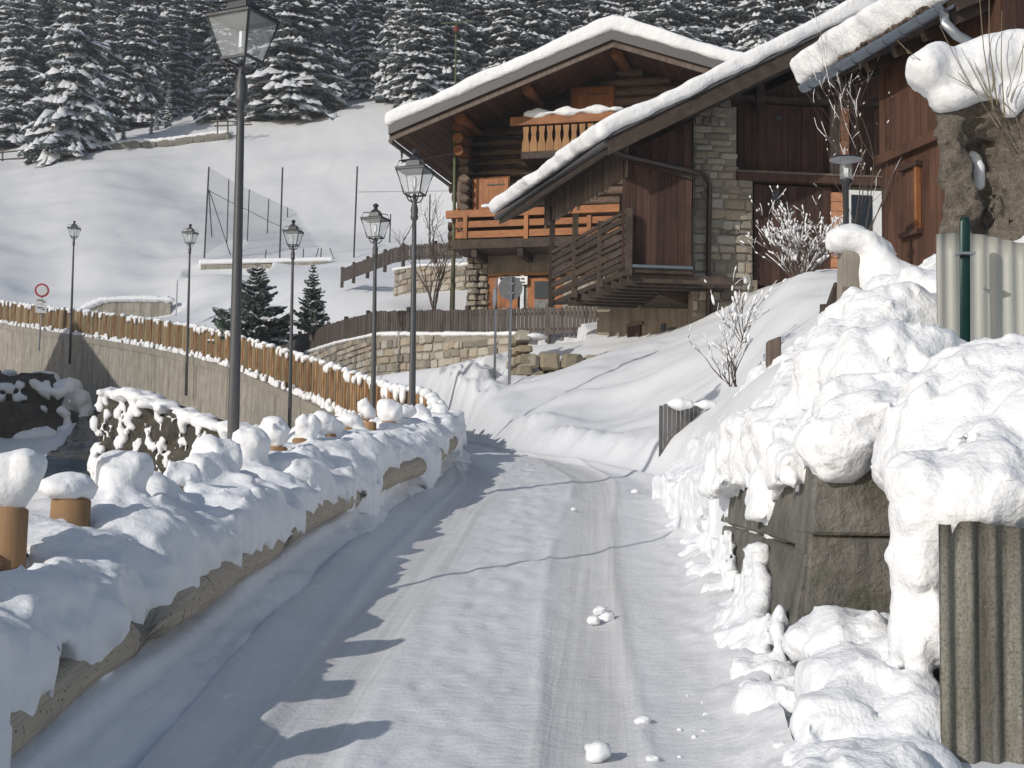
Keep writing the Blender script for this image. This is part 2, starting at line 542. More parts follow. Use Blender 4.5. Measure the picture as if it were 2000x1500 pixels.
M['twig_pale'] = plain_mat('pale_shoot', (0.20, 0.17, 0.11), 0.7)
def needle_mat(name, c, frost, amt):
    m, t, b = new_mat(name)
    v = coords(t)
    col = ramp(t, noise_n(t, v, 2.0, 4), [(.3, tuple(x * .6 for x in c)), (.7, tuple(x * 1.35 for x in c))])
    col = mix(t, col, frost, ramp(t, noise_n(t, v, 5.5, 5, .7), [(.46, (0, 0, 0)), (.66, (amt, amt, amt))]))
    t.links.new(col, b.inputs['Base Color']); b.inputs['Roughness'].default_value = .85
    b.inputs['Specular IOR Level'].default_value = .15
    return m
M['needle'] = needle_mat('frosted_spruce_needles', (0.058, 0.08, 0.074), (0.6, 0.64, 0.68), .9)
M['needle_b'] = needle_mat('young_spruce_needles', (0.045, 0.075, 0.058), (0.5, 0.54, 0.56), .6)
M['rock_dark'] = concrete_mat('dark_mossy_rock', (0.045, 0.04, 0.032), (0.13, 0.115, 0.09), (0.022, 0.02, 0.017), 0.7, 1.0, (0.05, 0.048, 0.025), 0.12)
M['rock'] = stone_mat('mossy_rock', (0.05, 0.045, 0.035), (0.11, 0.095, 0.075), (0.19, 0.165, 0.13))
# ------------------------------------------------------------------ road line and ground heights
def spl(xs, ys):
    xs = np.array(xs, float); ys = np.array(ys, float)
    d = np.diff(ys) / np.diff(xs)
    m = np.concatenate([[d[0]], (d[:-1] * np.diff(xs)[1:] + d[1:] * np.diff(xs)[:-1]) / (np.diff(xs)[1:] + np.diff(xs)[:-1]), [d[-1]]])
    def f(x):
        x = np.asarray(x, float)
        i = np.clip(np.searchsorted(xs, x) - 1, 0, len(xs) - 2)
        h = xs[i + 1] - xs[i]; t = np.clip((x - xs[i]) / h, 0, 1)
        y = (2 * t ** 3 - 3 * t ** 2 + 1) * ys[i] + (t ** 3 - 2 * t ** 2 + t) * h * m[i] + (3 * t ** 2 - 2 * t ** 3) * ys[i + 1] + (t ** 3 - t ** 2) * h * m[i + 1]
        y = np.where(x < xs[0], ys[0] + (x - xs[0]) * m[0], y)
        return np.where(x > xs[-1], ys[-1] + (x - xs[-1]) * m[-1], y)
    return f
ZR = spl([-6, 0, 12, 17, 20, 27, 33, 39, 50, 60, 68, 100], [-.82, 0, 1.648, 2.33, 2.60, 3.10, 3.95, 4.95, 7.0, 8.85, 10.3, 16.4])
XF = spl([-2, 3, 6, 8.5, 10.8, 12.5, 14, 15, 16.5, 18, 20.5, 24, 27, 33, 39, 50, 60, 68, 100],
         [-2.1, -2.1, -2.1, -2.0, -1.82, -1.62, -1.41, -1.15, -.90, -.92, -1.25, -1.95, -2.45, -4.0, -6.1, -11.3, -18.4, -24.5, -49])
XL = spl([-2, 5.4, 7.7, 10, 12, 13.5, 15, 16.5, 18, 20, 27, 33, 39, 50, 60, 68, 100],
         [-1.28, -1.26, -1.22, -1.08, -.92, -.76, -.62, -.55, -.62, -.92, -2.1, -3.7, -5.8, -10.9, -18, -24.1, -48.5])
XR = spl([-2, 4, 5.4, 6.6, 9.8, 12, 13.9, 14.8, 15.6, 16.9, 18, 19, 20, 22, 24, 27, 30, 33, 36, 39, 44, 48, 54, 60, 68, 100],
         [1.0, 1.0, 1.02, 1.12, 1.32, 1.42, 1.5, 1.42, 1.12, .62, .15, -.1, -.28, -.6, -.9, -1.3, -1.9, -2.5, -3.3, -4.3, -6.4, -8.4, -11.8, -16.3, -22.5, -46])

class RBF:
    def __init__(s, P, c=0.12, sm=1e-4):
        P = np.array(P, float)
        s.u = s.warp(P[:, 0], P[:, 1]); s.c = c
        A = s.k(s.u, s.u) - sm * np.eye(len(P))
        B = np.c_[np.ones(len(P)), s.u]
        n = len(P)
        Z = np.zeros((n + 3, n + 3)); Z[:n, :n] = A; Z[:n, n:] = B; Z[n:, :n] = B.T
        w = np.linalg.solve(Z, np.r_[P[:, 2] / (P[:, 1] + 4), 0, 0, 0])
        s.w = w[:n]; s.a = w[n:]
    def warp(s, X, Y):
        X = np.asarray(X, float); Y = np.maximum(np.asarray(Y, float), -3)
        return np.stack([X / (Y + 4) * 2.2, np.log(Y + 4)], -1)
    def k(s, a, b):
        d = a[:, None, :] - b[None, :, :]
        return np.sqrt((d ** 2).sum(-1) + s.c ** 2)
    def __call__(s, X, Y):
        sh = np.shape(X)
        u = s.warp(np.ravel(X), np.ravel(Y))
        out = np.empty(len(u))
        for i in range(0, len(u), 20000):
            q = u[i:i + 20000]
            out[i:i + 20000] = s.k(q, s.u) @ s.w + s.a[0] + q @ s.a[1:]
        return (out * (np.ravel(np.maximum(Y, -3)) + 4)).reshape(sh)

ctrl_r = []       # ground on the road's uphill side
for (y, l) in {
    9:  [(1450, 850), (1600, 740), (1833, 560), (2200, 440)],
    11: [(1450, 800), (1600, 700), (1720, 600), (2100, 440)],
    13: [(1400, 810), (1500, 740), (1600, 650), (1760, 560), (2050, 440)],
    16: [(1200, 900), (1290, 855), (1400, 775), (1500, 665), (1600, 590), (1700, 560), (2000, 480)],
    18: [(1060, 868), (1150, 850), (1300, 790), (1420, 690), (1560, 560), (1640, 545)],
    20: [(1020, 835), (1100, 810), (1200, 790), (1300, 730), (1400, 670), (1500, 600), (1700, 540)],
    23: [(930, 810), (1000, 790), (1100, 755), (1200, 725), (1300, 690), (1400, 645), (1500, 580)],
    26: [(885, 790), (960, 768), (1030, 748), (1100, 728), (1200, 692), (1300, 660), (1400, 620), (1500, 565), (1700, 530)],
    27.6: [(1010, 750), (1060, 738), (1110, 722), (1160, 703)],
    29: [(860, 770), (900, 755), (1000, 742), (1100, 714), (1180, 690)],
    32: [(815, 760), (850, 740), (920, 710), (985, 685), (1050, 660), (1150, 640)],
    34: [(860, 735), (930, 705), (1010, 672)],
    38.8: [(832, 657)], 37.9: [(905, 655)], 37.0: [(1000, 652), (1100, 650), (1165, 648)],
    39.8: [(740, 656)], 43.8: [(662, 674)], 48.8: [(600, 692)],
    42: [(750, 612), (830, 606), (920, 604), (1100, 604), (1300, 600)],
    46: [(700, 615), (780, 590), (880, 575)],
    56: [(530, 640), (600, 600), (700, 565), (800, 548), (900, 538)],
    66: [(430, 610), (500, 570), (600, 540), (760, 520)],
    74: [(-100, 605), (0, 600), (60, 606), (350, 590), (420, 570)],
    78: [(-150, 585), (0, 575), (90, 590), (150, 580), (250, 575), (330, 572), (380, 545), (480, 535), (600, 520), (760, 490)],
    86: [(-150, 510), (0, 505), (150, 510), (300, 512), (395, 507), (500, 507), (640, 503), (800, 480)],
    94: [(-100, 425), (0, 440), (150, 430), (300, 440), (420, 455), (560, 468), (700, 465), (800, 460)],
    103: [(-100, 360), (0, 370), (200, 350), (420, 375), (600, 370), (760, 350), (900, 330)],
    114: [(-100, 305), (0, 315), (130, 302), (300, 285), (500, 262), (640, 245), (800, 220)],
    126: [(-100, 280), (0, 278), (200, 262), (380, 235), (560, 215), (700, 185), (800, 165)],
    145: [(-100, 170), (200, 150), (500, 120), (800, 90), (1300, 60)],
    190: [(-200, -60), (500, -90), (1200, -120), (1700, -100)],
}.items():
    for (px, py) in l:
        p = Q(px, py, y)
        ctrl_r.append(tuple(p))
for y in (-2, 2, 5, 7):
    ctrl_r.append((2.4, y, ZR(y) + 1.25)); ctrl_r.append((4.5, y, ZR(y) + 1.9))
for y in list(range(10, 27, 2)) + [30, 34, 39, 45, 50, 55, 60, 64, 68, 74]:
    ctrl_r.append((float(XR(y)) + 0.02, y, float(ZR(y)) + 0.08))
for (x, y, z) in ((6, 34, 7.4), (10, 30, 7.5), (8, 45, 9.5), (16, 45, 11), (14, 20, 7), (10, 12, 5), (25, 70, 19), (20, 100, 30)):
    ctrl_r.append((x, y, z))
RIGHT = RBF(ctrl_r)
def LEFT(X, Y):                                                # the stream gully below the fences
    d = np.maximum(XF(Y) - X, 0)
    far = sstep(17, 21, Y)
    near_drop = .0 + 2.0 * sstep(.35, 2.2, d) + .12 * d
    far_drop = 2.7 + .13 * d
    return ZR(Y) + .25 * (1 - far) - (near_drop * (1 - far) + far_drop * far)

GWX = [-11.8, -6.95, -5.3, -3.75, -1.3, .35, 2.2]          # line of the stone garden wall: x, y, height of its top, drop before it
GWY = [54, 48.2, 43.4, 39.4, 36.8, 35.8, 35.0]
GWT = [Q(530, 694, 54).z, Q(600, 690, 48.2).z, Q(660, 672, 43.4).z, Q(738, 656, 39.4).z, Q(900, 656, 36.8).z, Q(1010, 655, 35.8).z, Q(1172, 652, 35.0).z]
GWD = [.5, .9, 1.05, 1.12, .75, .35, .2]
CWZ = Q(450, 546, 84).z; CCZ = Q(240, 662, 75).z
def caps_(X, Y, r):
    yw = np.interp(X, GWX, GWY); cap = np.interp(X, GWX, GWT) - np.interp(X, GWX, GWD) - .10 * (yw - Y)
    r = np.where((Y < yw + .30) & (Y > yw - 9) & (X > -12) & (X < 1.6), np.minimum(r, cap), r)
    r = np.where((Y < 84.2) & (Y > 72) & (X > -19.5) & (X < -14.4), np.minimum(r, CWZ - .09 * (84.2 - Y)), r)
    return np.where((Y < 75.2) & (Y > 60) & (X > -23.6) & (X < -17.6), np.minimum(r, CCZ - .02 * (75.2 - Y)), r)
def ground(X, Y, detail=True):
    X = np.asarray(X, float); Y = np.asarray(Y, float)
    zr, xl, xr, xf = ZR(Y), XL(Y), XR(Y), XF(Y)
    r = RIGHT(X, Y)
    # soft lumps on the uphill side
    if detail:
        w = sstep(0.1, 1.2, X - xr)
        near = np.clip((40 - Y) / 30, 0, 1)
        dn = fbm(X / 1.1, Y / 1.6, 0.3, 3) * 0.09 * near * w
        dn += np.abs(fbm((X * .8 + Y * .6) / .8, (Y * .8 - X * .6) / 3.2, 4.0, 3)) * 0.13 * near * w * sstep(13, 17, Y)
        far = sstep(45, 80, Y)
        dn += far * (0.5 * fbm(X / 17, Y / 13, 7.1, 2) + 0.18 * fbm((X + Y * .5) / 4.5, (Y - X * .3) / 2.2, 2.0, 3))
        heap = np.exp(-(((X + 1.3) / 1.35) ** 2 + ((Y - 29) / 4.5) ** 2))
        dn += heap * (0.42 * np.abs(fbm(X / .55, Y / .7, 1.0, 4)))
        spill = np.exp(-((X - xr - .15) / .35) ** 2) * sstep(15.0, 11, Y)
        dn += spill * (0.05 * fbm(X / .12, Y / .17, 3.3, 3) + .03)
        bank = np.exp(-((X - xr - .35) / .4) ** 2) * sstep(14, 16, Y) * sstep(24, 19, Y)
        dn += bank * (0.16 + 0.10 * fbm(X / .3, Y / .3, 5.3, 3))
        r = r + dn
    r = caps_(X, Y, r)
    k = np.where(Y > 13.5, 0.55, 0.25)
    tr = sstep(0, 1, (X - xr) / k)
    zR_ = zr + (np.maximum(r, zr - 0.05) - zr) * tr
    l = LEFT(X, Y)
    if detail:
        l = l + 0.10 * fbm(X / .9, Y / .9, 9.0, 3) + sstep(22, 30, Y) * 0.22 * fbm(X / 2.2, Y / 2.2, 3.0, 3)
    # behind and before the roadside wall the drawn surface is the draped snow; the ground itself stays low there
    zR_ = np.where(Y < 10.6, np.minimum(zR_, zr + 0.02 + 0.10 * sstep(0, .3, X - xr) + (zR_ - zr) * sstep(9.9, 10.6, Y)), zR_)
    z = np.where(X > xl, zR_, zr + 0.02)
    near = Y < 17.5
    tl = sstep(0, 1, (xl - X) / np.maximum(xl - xf, .05))
    zl_near = np.where(X > xf, zr + 0.22 * tl, zr + 0.22 + (l - zr - 0.22) * sstep(0, .5, xf - X))
    zl_far = np.where(X > xf, zr + 0.03, l)
    z = np.where(X < xl, np.where(near, zl_near, zl_far), z)
    inroad = (X > xl + .02) & (X < xr - .02)
    return np.where(inroad, zr - 0.03, z)
def gz(x, y):
    return float(ground(np.array([x]), np.array([y]))[0])

nu, nv = 560, 720
tt = np.linspace(-1, 1, nu)
U = (0.45 * tt + 0.75 * tt ** 3)[None, :] * np.ones((nv, 1))
Yv = np.exp(np.linspace(math.log(1.5), math.log(264.0), nv)) - 4 + 1.0
Yg = Yv[:, None] * np.ones((1, nu))
Xg = U * (Yg + 4)
Zg = ground(Xg, Yg)
Vt = np.stack([Xg, Yg, Zg], -1).reshape(-1, 3)
ii = np.arange(nv * nu).reshape(nv, nu)
Ft = np.stack([ii[:-1, :-1], ii[:-1, 1:], ii[1:, 1:], ii[1:, :-1]], -1).reshape(-1, 4)
yc = Vt[Ft[:, 0], 1]
tag(mesh_np('snow_ground', Vt, Ft, M['snow_field']), kind='structure')

# ---- the packed snow road: ruts are real relief, fine tread marks are bump
def road_mat():
    m, t, b = new_mat('packed_road_snow')
    uvc = coords(t, (1, 1, 1), 'UV')
    sep = t.nodes.new('ShaderNodeSeparateXYZ'); t.links.new(uvc, sep.inputs[0])
    def dist(c):
        a = node(t, 'ShaderNodeMath', operation='ADD'); a.inputs[1].default_value = -c; t.links.new(sep.outputs[0], a.inputs[0])
        q = node(t, 'ShaderNodeMath', operation='ABSOLUTE'); t.links.new(a.outputs[0], q.inputs[0])
        return q.outputs[0]
    mn = node(t, 'ShaderNodeMath', operation='MINIMUM'); t.links.new(dist(.44), mn.inputs[0]); t.links.new(dist(-.72), mn.inputs[1])
    inrut = ramp(t, mn.outputs[0], [(0.16, (1, 1, 1)), (0.25, (0, 0, 0))])
    streak = noise_n(t, coords(t, (24, 0.35, 1), 'UV'), 1.0, 4, 0.6)
    grain = noise_n(t, coords(t, (30, 22, 1), 'UV'), 1.0, 4, 0.65)
    patch = noise_n(t, coords(t, (1.6, 0.9, 1), 'UV'), 1.6, 5, 0.6)
    flake = noise_n(t, coords(t, (9, 20, 1), 'UV'), 1.0, 3, 0.55)
    mid = ramp(t, grain, [(0.3, (0.72, 0.725, 0.735)), (0.7, (0.80, 0.803, 0.81))])
    rutc = ramp(t, streak, [(0.3, (0.60, 0.597, 0.585)), (0.7, (0.74, 0.738, 0.73))])
    col = mix(t, mid, rutc, inrut)
    col = mix(t, col, (0.62, 0.62, 0.615), ramp(t, patch, [(0.48, (0, 0, 0)), (0.75, (0.45, 0.45, 0.45))]))
    fl = ramp(t, flake, [(0.64, (0, 0, 0)), (0.73, (0.85, 0.85, 0.85))])
    col = mix(t, col, (0.89, 0.89, 0.895), fl)
    t.links.new(col, b.inputs['Base Color'])
    b.inputs['Roughness'].default_value = 0.55
    b.inputs['Specular IOR Level'].default_value = 0.2
    hs = mix(t, (0.5, 0.5, 0.5), streak, inrut)
    p = bump(t, b, hs, 0.35, 0.012)
    p = bump(t, b, flake, 0.4, 0.02, p)
    bump(t, b, noise_n(t, coords(t, (70, 60, 1), 'UV'), 1.0, 4, .65), 0.4, 0.010, p)
    return m
Yr = np.concatenate([np.arange(-2, 19.5, 0.05), np.arange(19.5, 90, 0.35)])
ns = 90
sv = np.linspace(0, 1, ns)
Yq = Yr[:, None] * np.ones((1, ns))
xl_, xr_ = XL(Yr)[:, None] - .06, XR(Yr)[:, None] + .06
Xq = xl_ + (xr_ - xl_) * sv[None, :]
mid = (np.clip(XL(Yr), -2, 9) * .5 + XR(Yr) * .5)[:, None]
Sx = Xq - mid
def rut(c, w, d): return -d * np.exp(-((Sx - c) / w) ** 4)
def ridge(c, w, d): return d * np.exp(-((Sx - c) / w) ** 2)
wob = 0.05 * np.sin(Yq * .45)
Zq = ZR(Yq) + 0.008
Zq = Zq + rut(.42 + wob, .17, .020) + rut(-.72 + wob, .17, .020) + (ridge(.21 + wob, .02, .017) + ridge(-.50 + wob, .02, .010)) * (.55 + .6 * vnoise(Xq / .4, Yq / .5, 4.0)) + ridge(.64 + wob, .025, .012) + ridge(-.92 + wob, .03, .01)
Zq = Zq + .010 * fbm(Xq / .10, Yq / .16, 3.0, 3) * np.clip(np.exp(-((Sx + .14) / .25) ** 2) + .25, 0, 1) + .012 * fbm(Xq / .8, Yq / 1.4, 1.0, 2)
spl_ = sstep(-.42, .06, Xq - XR(Yq)) * sstep(14.5, 12.5, Yq)     # ploughed spill along the wall side
Zq = Zq + .06 * spl_ ** 1.5 + .022 * spl_ * fbm(Xq / .075, Yq / .11, 8.0, 3) + .012 * np.clip(fbm(Xq / .16, Yq / .2, 5.0, 2), 0, 1) * sstep(-.7, -.1, Xq - XR(Yq)) * sstep(14.5, 12.5, Yq)
edge = np.minimum(sv, 1 - sv)[None, :]
Zq = Zq + 0.05 * sstep(.10, 0, edge)
Vr = np.stack([Xq, Yq, Zq], -1).reshape(-1, 3)
ii = np.arange(len(Yr) * ns).reshape(len(Yr), ns)
Fr = np.stack([ii[:-1, :-1], ii[:-1, 1:], ii[1:, 1:], ii[1:, :-1]], -1).reshape(-1, 4)
uvr = np.stack([(Sx + wob).ravel(), Yq.ravel()], -1)
tag(mesh_np('road', Vr, Fr, road_mat(), uv=uvr), kind='structure')
# ------------------------------------------------------------------ roadside log fence buried in snow
def birch_mat():
    m, t, b = new_mat('birch_bark')
    v = coords(t, (1, 1, 1), 'UV')
    n = noise_n(t, coords(t, (2.5, 60, 1), 'UV'), 1.0, 5, .6)
    col = ramp(t, n, [(0.3, (0.30, 0.245, 0.175)), (0.65, (0.52, 0.46, 0.37))])
    k = noise_n(t, coords(t, (34, 2.2, 1), 'UV'), 1.0, 2, .5)
    col = mix(t, col, (0.035, 0.028, 0.022), ramp(t, k, [(0.62, (0, 0, 0)), (0.67, (0.9, 0.9, 0.9))]))
    t.links.new(col, b.inputs['Base Color']); b.inputs['Roughness'].default_value = .75
    bump(t, b, n, .2, .008)
    return m
M['birch'] = birch_mat()
fence = thing('log_fence', (float(XF(8)), 8.0, float(ZR(8))), 'rustic log fence along the road almost buried under thick snow pillows', 'fence')
def fence_z(Y): return float(ZR(Y))
# lower birch rails, one log after another
def tube_uv(name, pts, rad, n, mat, parent):
    b = MB().tube(pts, rad, n)
    o = b.build(name, mat, parent, smooth=True, fix=False)
    me = o.data
    uv = me.uv_layers.new(name='UVMap')
    L = [0]
    for i in range(1, len(pts)): L.append(L[-1] + (Vector(pts[i]) - Vector(pts[i - 1])).length)
    for p in me.polygons:
        for li in p.loop_indices:
            vi = me.loops[li].vertex_index
            uv.data[li].uv = (L[min(vi // n, len(L) - 1)] , (vi % n) / n)
    return o
XLOG = spl([-2, 3, 5.2, 7.3, 9.9, 12, 13.3, 15, 16.5], [-1.74, -1.74, -1.70, -1.57, -1.40, -1.12, -.88, -.72, -.66])
y = 1.0
while y < 15.6:
    L = random.uniform(2.2, 3.0)
    ys = np.linspace(y, min(y + L - .02, 16), 9)
    r = random.uniform(.085, .10)
    pts = [(float(XLOG(q)) + .015 * math.sin(3 * q), q, float(ZR(q)) + .275 + .012 * math.sin(2.1 * q)) for q in ys]
    tube_uv('rail', pts, [r * (1 + .06 * math.sin(5 * i)) for i in range(9)], 14, M['birch'], fence)
    y += L
# posts: (px of the axis, py of the top, Y, radius)
posts = [(-330, 1100, 4.4, .09), (-150, 1030, 5.2, .09), (8, 990, 6.0, .095), (132, 972, 6.8, .092), (243, 962, 7.6, .085), (342, 955, 8.5, .085), (420, 925, 9.2, .085),
         (487, 885, 10.0, .085), (537, 872, 10.8, .082), (592, 856, 11.6, .080), (642, 846, 12.4, .08), (684, 836, 13.1, .076), (722, 824, 13.8, .074), (757, 820, 14.4, .072),
         (790, 818, 15.0, .072), (822, 816, 15.7, .072), (860, 810, 16.5, .072)]
PP = []
for (px, py, y, r) in posts:
    top = Q(px, py, y)
    b = Vector((top.x, y, float(ZR(y)) - .1))
    PP.append((top, r))
    lean = Vector((random.uniform(-.02, .02), 0, 0))
    MB().tube([b, (b + top) / 2 + lean * .3, top + lean - Vector((0, 0, .012)), top + lean], [r * 1.06, r, r, r * .8], 22).build('post', M['post'], fence, smooth=True)
for i in range(len(PP) - 1):                                   # top rail between the posts
    a, c = PP[i][0], PP[i + 1][0]
    MB().tube([a - Vector((0, 0, .22)), (a + c) / 2 - Vector((0, 0, .23)), c - Vector((0, 0, .22))], .045, 8).build('upper_rail', M['post'], fence, smooth=True)

# the snow on it
sn = Snow((-3.0, 2.6, 0.3), (-.25, 18.4, 3.35), 0.027)
def bank(X, Y):
    xf, xg, zr = XF(Y), XLOG(Y), ZR(Y)
    s = X - xf
    w = np.maximum(xg + .10 - xf, .12)
    t = np.clip(s / w, -3, 1)
    top = np.interp(Y, [0, 6, 8, 11, 14, 17], [.63, .64, .61, .59, .56, .50])
    lump = .10 * vnoise(Y / .55, 3.1, X / 2) + .07 * vnoise(Y / .28, X / .5, 7.7)
    pos = zr + .34 + (top + lump * 1.2 - .34) * np.clip(1 - np.clip(t, 0, 1) ** 3.4, 0, 1) ** .6
    neg = zr + top + lump - 0.55 * np.clip(-s - .10, 0, 3)
    h = np.where(s > 0, pos, neg)
    edgew = .035 * vnoise(Y / .16, 1.0, 5.0) + .05 * vnoise(Y / .5, 2.0, 8.0)
    h = np.where(X > xg + .085 + edgew, -5, h)
    return h * sstep(18.0, 17.2, Y) + (zr - 2) * (1 - sstep(18.0, 17.2, Y))
Xs, Ys = np.meshgrid(sn.ax[0], sn.ax[1], indexing='ij')
H = bank(Xs, Ys); zr_ = ZR(Ys)
f = (sn.ax[2][None, None, :] - H[:, :, None]) * .8
# nothing hangs below the rail on the road side
side = Xs - XLOG(Ys)
Sx3 = (Xs - XLOG(Ys) - .085 - .035 * vnoise(Ys / .16, 1.0, 5.0) - .05 * vnoise(Ys / .5, 2.0, 8.0))[:, :, None]
low = (zr_ + .265 - .10 * sstep(9.6, 11.5, Ys) + .11 * np.clip(vnoise(Ys / .75, 4.4, 1.0) * 2.2, -1, 1) + .03 * vnoise(Ys / .12, 2.4, 1.0))[:, :, None] - sn.ax[2][None, None, :]
f = np.maximum(f, np.where(side[:, :, None] > -.16, np.maximum(Sx3, low * .8), -9))
sn.F = np.minimum(sn.F, f.astype(np.float32))
rs = random.Random(5)
caps = {2: (.118, .13), 3: (.125, .05), 4: (.125, .09), 5: (.115, .085), 6: (.15, .125)}
for i, (top, r) in enumerate(PP):
    a, hgt = caps.get(i, (rs.uniform(.095, .13), rs.uniform(.075, .115)))
    c = np.array(top) + np.array((0, 0, hgt * .75))
    sn.blob(c, (a, a * 1.15, hgt), .03)
    if i != 3:
        for q in range(3):                                    # uneven mushroom: side bulges and a crooked crown
            an = rs.uniform(0, 6.28)
            sn.blob(c + np.array((math.cos(an) * a * .45, math.sin(an) * a * .5, rs.uniform(-.2, .75) * hgt)), (a * rs.uniform(.5, .8), a * rs.uniform(.5, .85), hgt * rs.uniform(.5, .85)), .045, rs.uniform(0, 3))
y = 1.6
while y < 17.2:                                               # pillows lying on the rails and sliding down the road side
    zr = float(ZR(y)); xf = float(XF(y)); xg = float(XLOG(y))
    kk = 1.0 if y < 13.5 else .8
    s = rs.uniform(.0, .8)
    hh = zr + .54 * kk - .16 * s * s + rs.uniform(-.08, .07)
    a = rs.uniform(.10, .22) * kk
    sn.blob((xf + (xg - xf) * s, y, hh), (a * rs.uniform(.8, 1.2), a * rs.uniform(.8, 1.8), a * rs.uniform(.45, .85)), .065, rs.uniform(-.7, .7))
    if rs.random() < .55:
        sn.blob((xf + (xg - xf) * rs.uniform(.4, .85), y + .1, zr + rs.uniform(.34, .46)), (rs.uniform(.10, .18), rs.uniform(.10, .28), rs.uniform(.08, .16)), .06, rs.uniform(-.7, .7))
    if rs.random() < .4:
        sn.blob((xf - rs.uniform(.0, .2), y, zr + rs.uniform(.48, .62) * kk), (.16 * kk, .2 * kk, .12 * kk), .08)
    y += rs.uniform(.10, .26) * (1.0 if y < 13 else .8)
# the big drooping pillow halfway along
c = Q(385, 915, 9.0)
sn.blob((c.x, c.y, c.z - .06), (.20, .26, .15), .06, .3); sn.blob((c.x + .17, c.y - .05, c.z - .22), (.15, .17, .16), .08)
sn.noise(.05, .30, 2)
sn.noise(.022, .14, 3)
sn.billow(.014, .07, 2)
tag(sn.build('snow_bank', M['snow']), 'thick snow pillows heaped over the roadside log fence', 'snow', kind='stuff')

# ploughed snow between rail and road: a shelf with a little step, part of the ground relief
Yb = np.arange(-1.5, 18.2, .045); nb = 46
sb = np.linspace(0, 1, nb)
x0 = (XLOG(Yb) - .32)[:, None]; x1 = (XL(Yb) + .10)[:, None]
Xb = x0 + (x1 - x0) * sb[None, :]; YB = Yb[:, None] * np.ones((1, nb))
prof = np.interp(sb, [0, .30, .42, .50, .56, .75, .9, 1], [.25, .24, .205, .185, .125, .055, .02, -.012])[None, :]
Zb = ZR(YB) + prof * (.85 + .15 * vnoise(YB / 1.2, 1.5, 0)) + .012 * fbm(Xb / .12, YB / .25, 2.0, 3) * sstep(.45, .6, sb)[None, :] + .006 * fbm(Xb / .3, YB / .6, 6.0, 2)
Vb = np.stack([Xb, YB, Zb], -1).reshape(-1, 3)
ii = np.arange(len(Yb) * nb).reshape(len(Yb), nb)
Fb = np.stack([ii[:-1, :-1], ii[:-1, 1:], ii[1:, 1:], ii[1:, :-1]], -1).reshape(-1, 4)
tag(mesh_np('ploughed_snow_edge', Vb, Fb, M['snow']), 'sloping shelf of ploughed snow below the birch rail', 'snow', kind='stuff')
# ------------------------------------------------------------------ far plank fence on its concrete wall
ys = np.arange(17.6, 74, .02)
cx = XF(ys)
arc = np.concatenate([[0], np.cumsum(np.hypot(np.diff(cx), np.diff(ys)))])
def along(s):
    y = float(np.interp(s, arc, ys)); x = float(XF(y)); e = .05
    t = Vector((float(XF(y + e)) - float(XF(y - e)), 2 * e, 0)).normalized()
    return Vector((x, y, float(ZR(y)))), t, Vector((-t.y, t.x, 0))         # point, tangent, gully-side normal
total = float(arc[-1])
pf = thing('plank_fence', along(20)[0], 'honey brown plank fence with snowy top curving along the stream wall', 'fence')
fh = lambda y: float(np.interp(y, [17, 19, 23, 27, 33, 39, 50, 60, 74], [.50, .62, .80, .93, .95, .97, 1.0, 1.0, 1.0]))
s = 0.05; w = 0.205; k = 0
while s < total - w:
    p, t, n = along(s + w / 2)
    h = fh(p.y) + random.uniform(-.015, .012)
    off = n * random.uniform(-.006, .010)
    c = p + off + Vector((0, 0, .04 + h / 2))
    MB().box(c, t * (w - .012), n * .028, Vector((0, 0, h))).build('plank', M['plank'], pf)
    s += w; k += 1
s = 0.3
caps = MB(); skirt = MB()
while s < total:
    p, t, n = along(s)
    h = fh(p.y) + .07
    q = p + n * .06
    MB().tube([q + Vector((0, 0, -.1)), q + Vector((0, 0, h - .02)), q + Vector((0, 0, h))], [.058, .055, .035], 8).build('post', M['post'], pf)
    caps.ellip(q + Vector((0, 0, h + .02)), (random.uniform(.07, .12), random.uniform(.07, .12), random.uniform(.04, .09)), 8, 6)
    s += .96
for zz in (.22, .78):                                                     # rails behind the planks
    for s0 in np.arange(0.1, total - 3, 3.0):
        a, ta, na = along(s0); b, tb, nb_ = along(s0 + 2.98)
        MB().bar(a - na * .05 + Vector((0, 0, zz * fh(a.y))), b - nb_ * .05 + Vector((0, 0, zz * fh(b.y))), .045, .08).build('rail', M['plank'], pf)
s = 0.0
while s < total:
    p, t, n = along(s)
    if random.random() < .5:
        L = random.uniform(.12, .34)
        caps.ellip(p + Vector((0, 0, fh(p.y) + .05)) + n * random.uniform(-.03, .05), (L, random.uniform(.06, .11), random.uniform(.045, .10)), 8, 6, (t, n, Vector((0, 0, 1))))
    if random.random() < .28:
        caps.ellip(p + Vector((0, 0, fh(p.y) + random.uniform(-.05, .0))) + n * .07, (random.uniform(.06, .16), .06, random.uniform(.08, .16)), 8, 6, (t, n, Vector((0, 0, 1))))
    for q in range(2):
        if random.random() < .85:
            skirt.ellip(p + n * random.uniform(.05, .22) + Vector((0, 0, random.uniform(-.02, .10))), (random.uniform(.06, .17), random.uniform(.05, .1), random.uniform(.05, .20)), 7, 5, (t, n, Vector((0, 0, 1))))
    s += random.uniform(.16, .34)
o = caps.build('snow_cap', M['snow'], pf, smooth=True, fix=False); o['kind'] = 'stuff'
o = skirt.build('snow_skirt', M['snow'], pf, smooth=True, fix=False); o['kind'] = 'stuff'

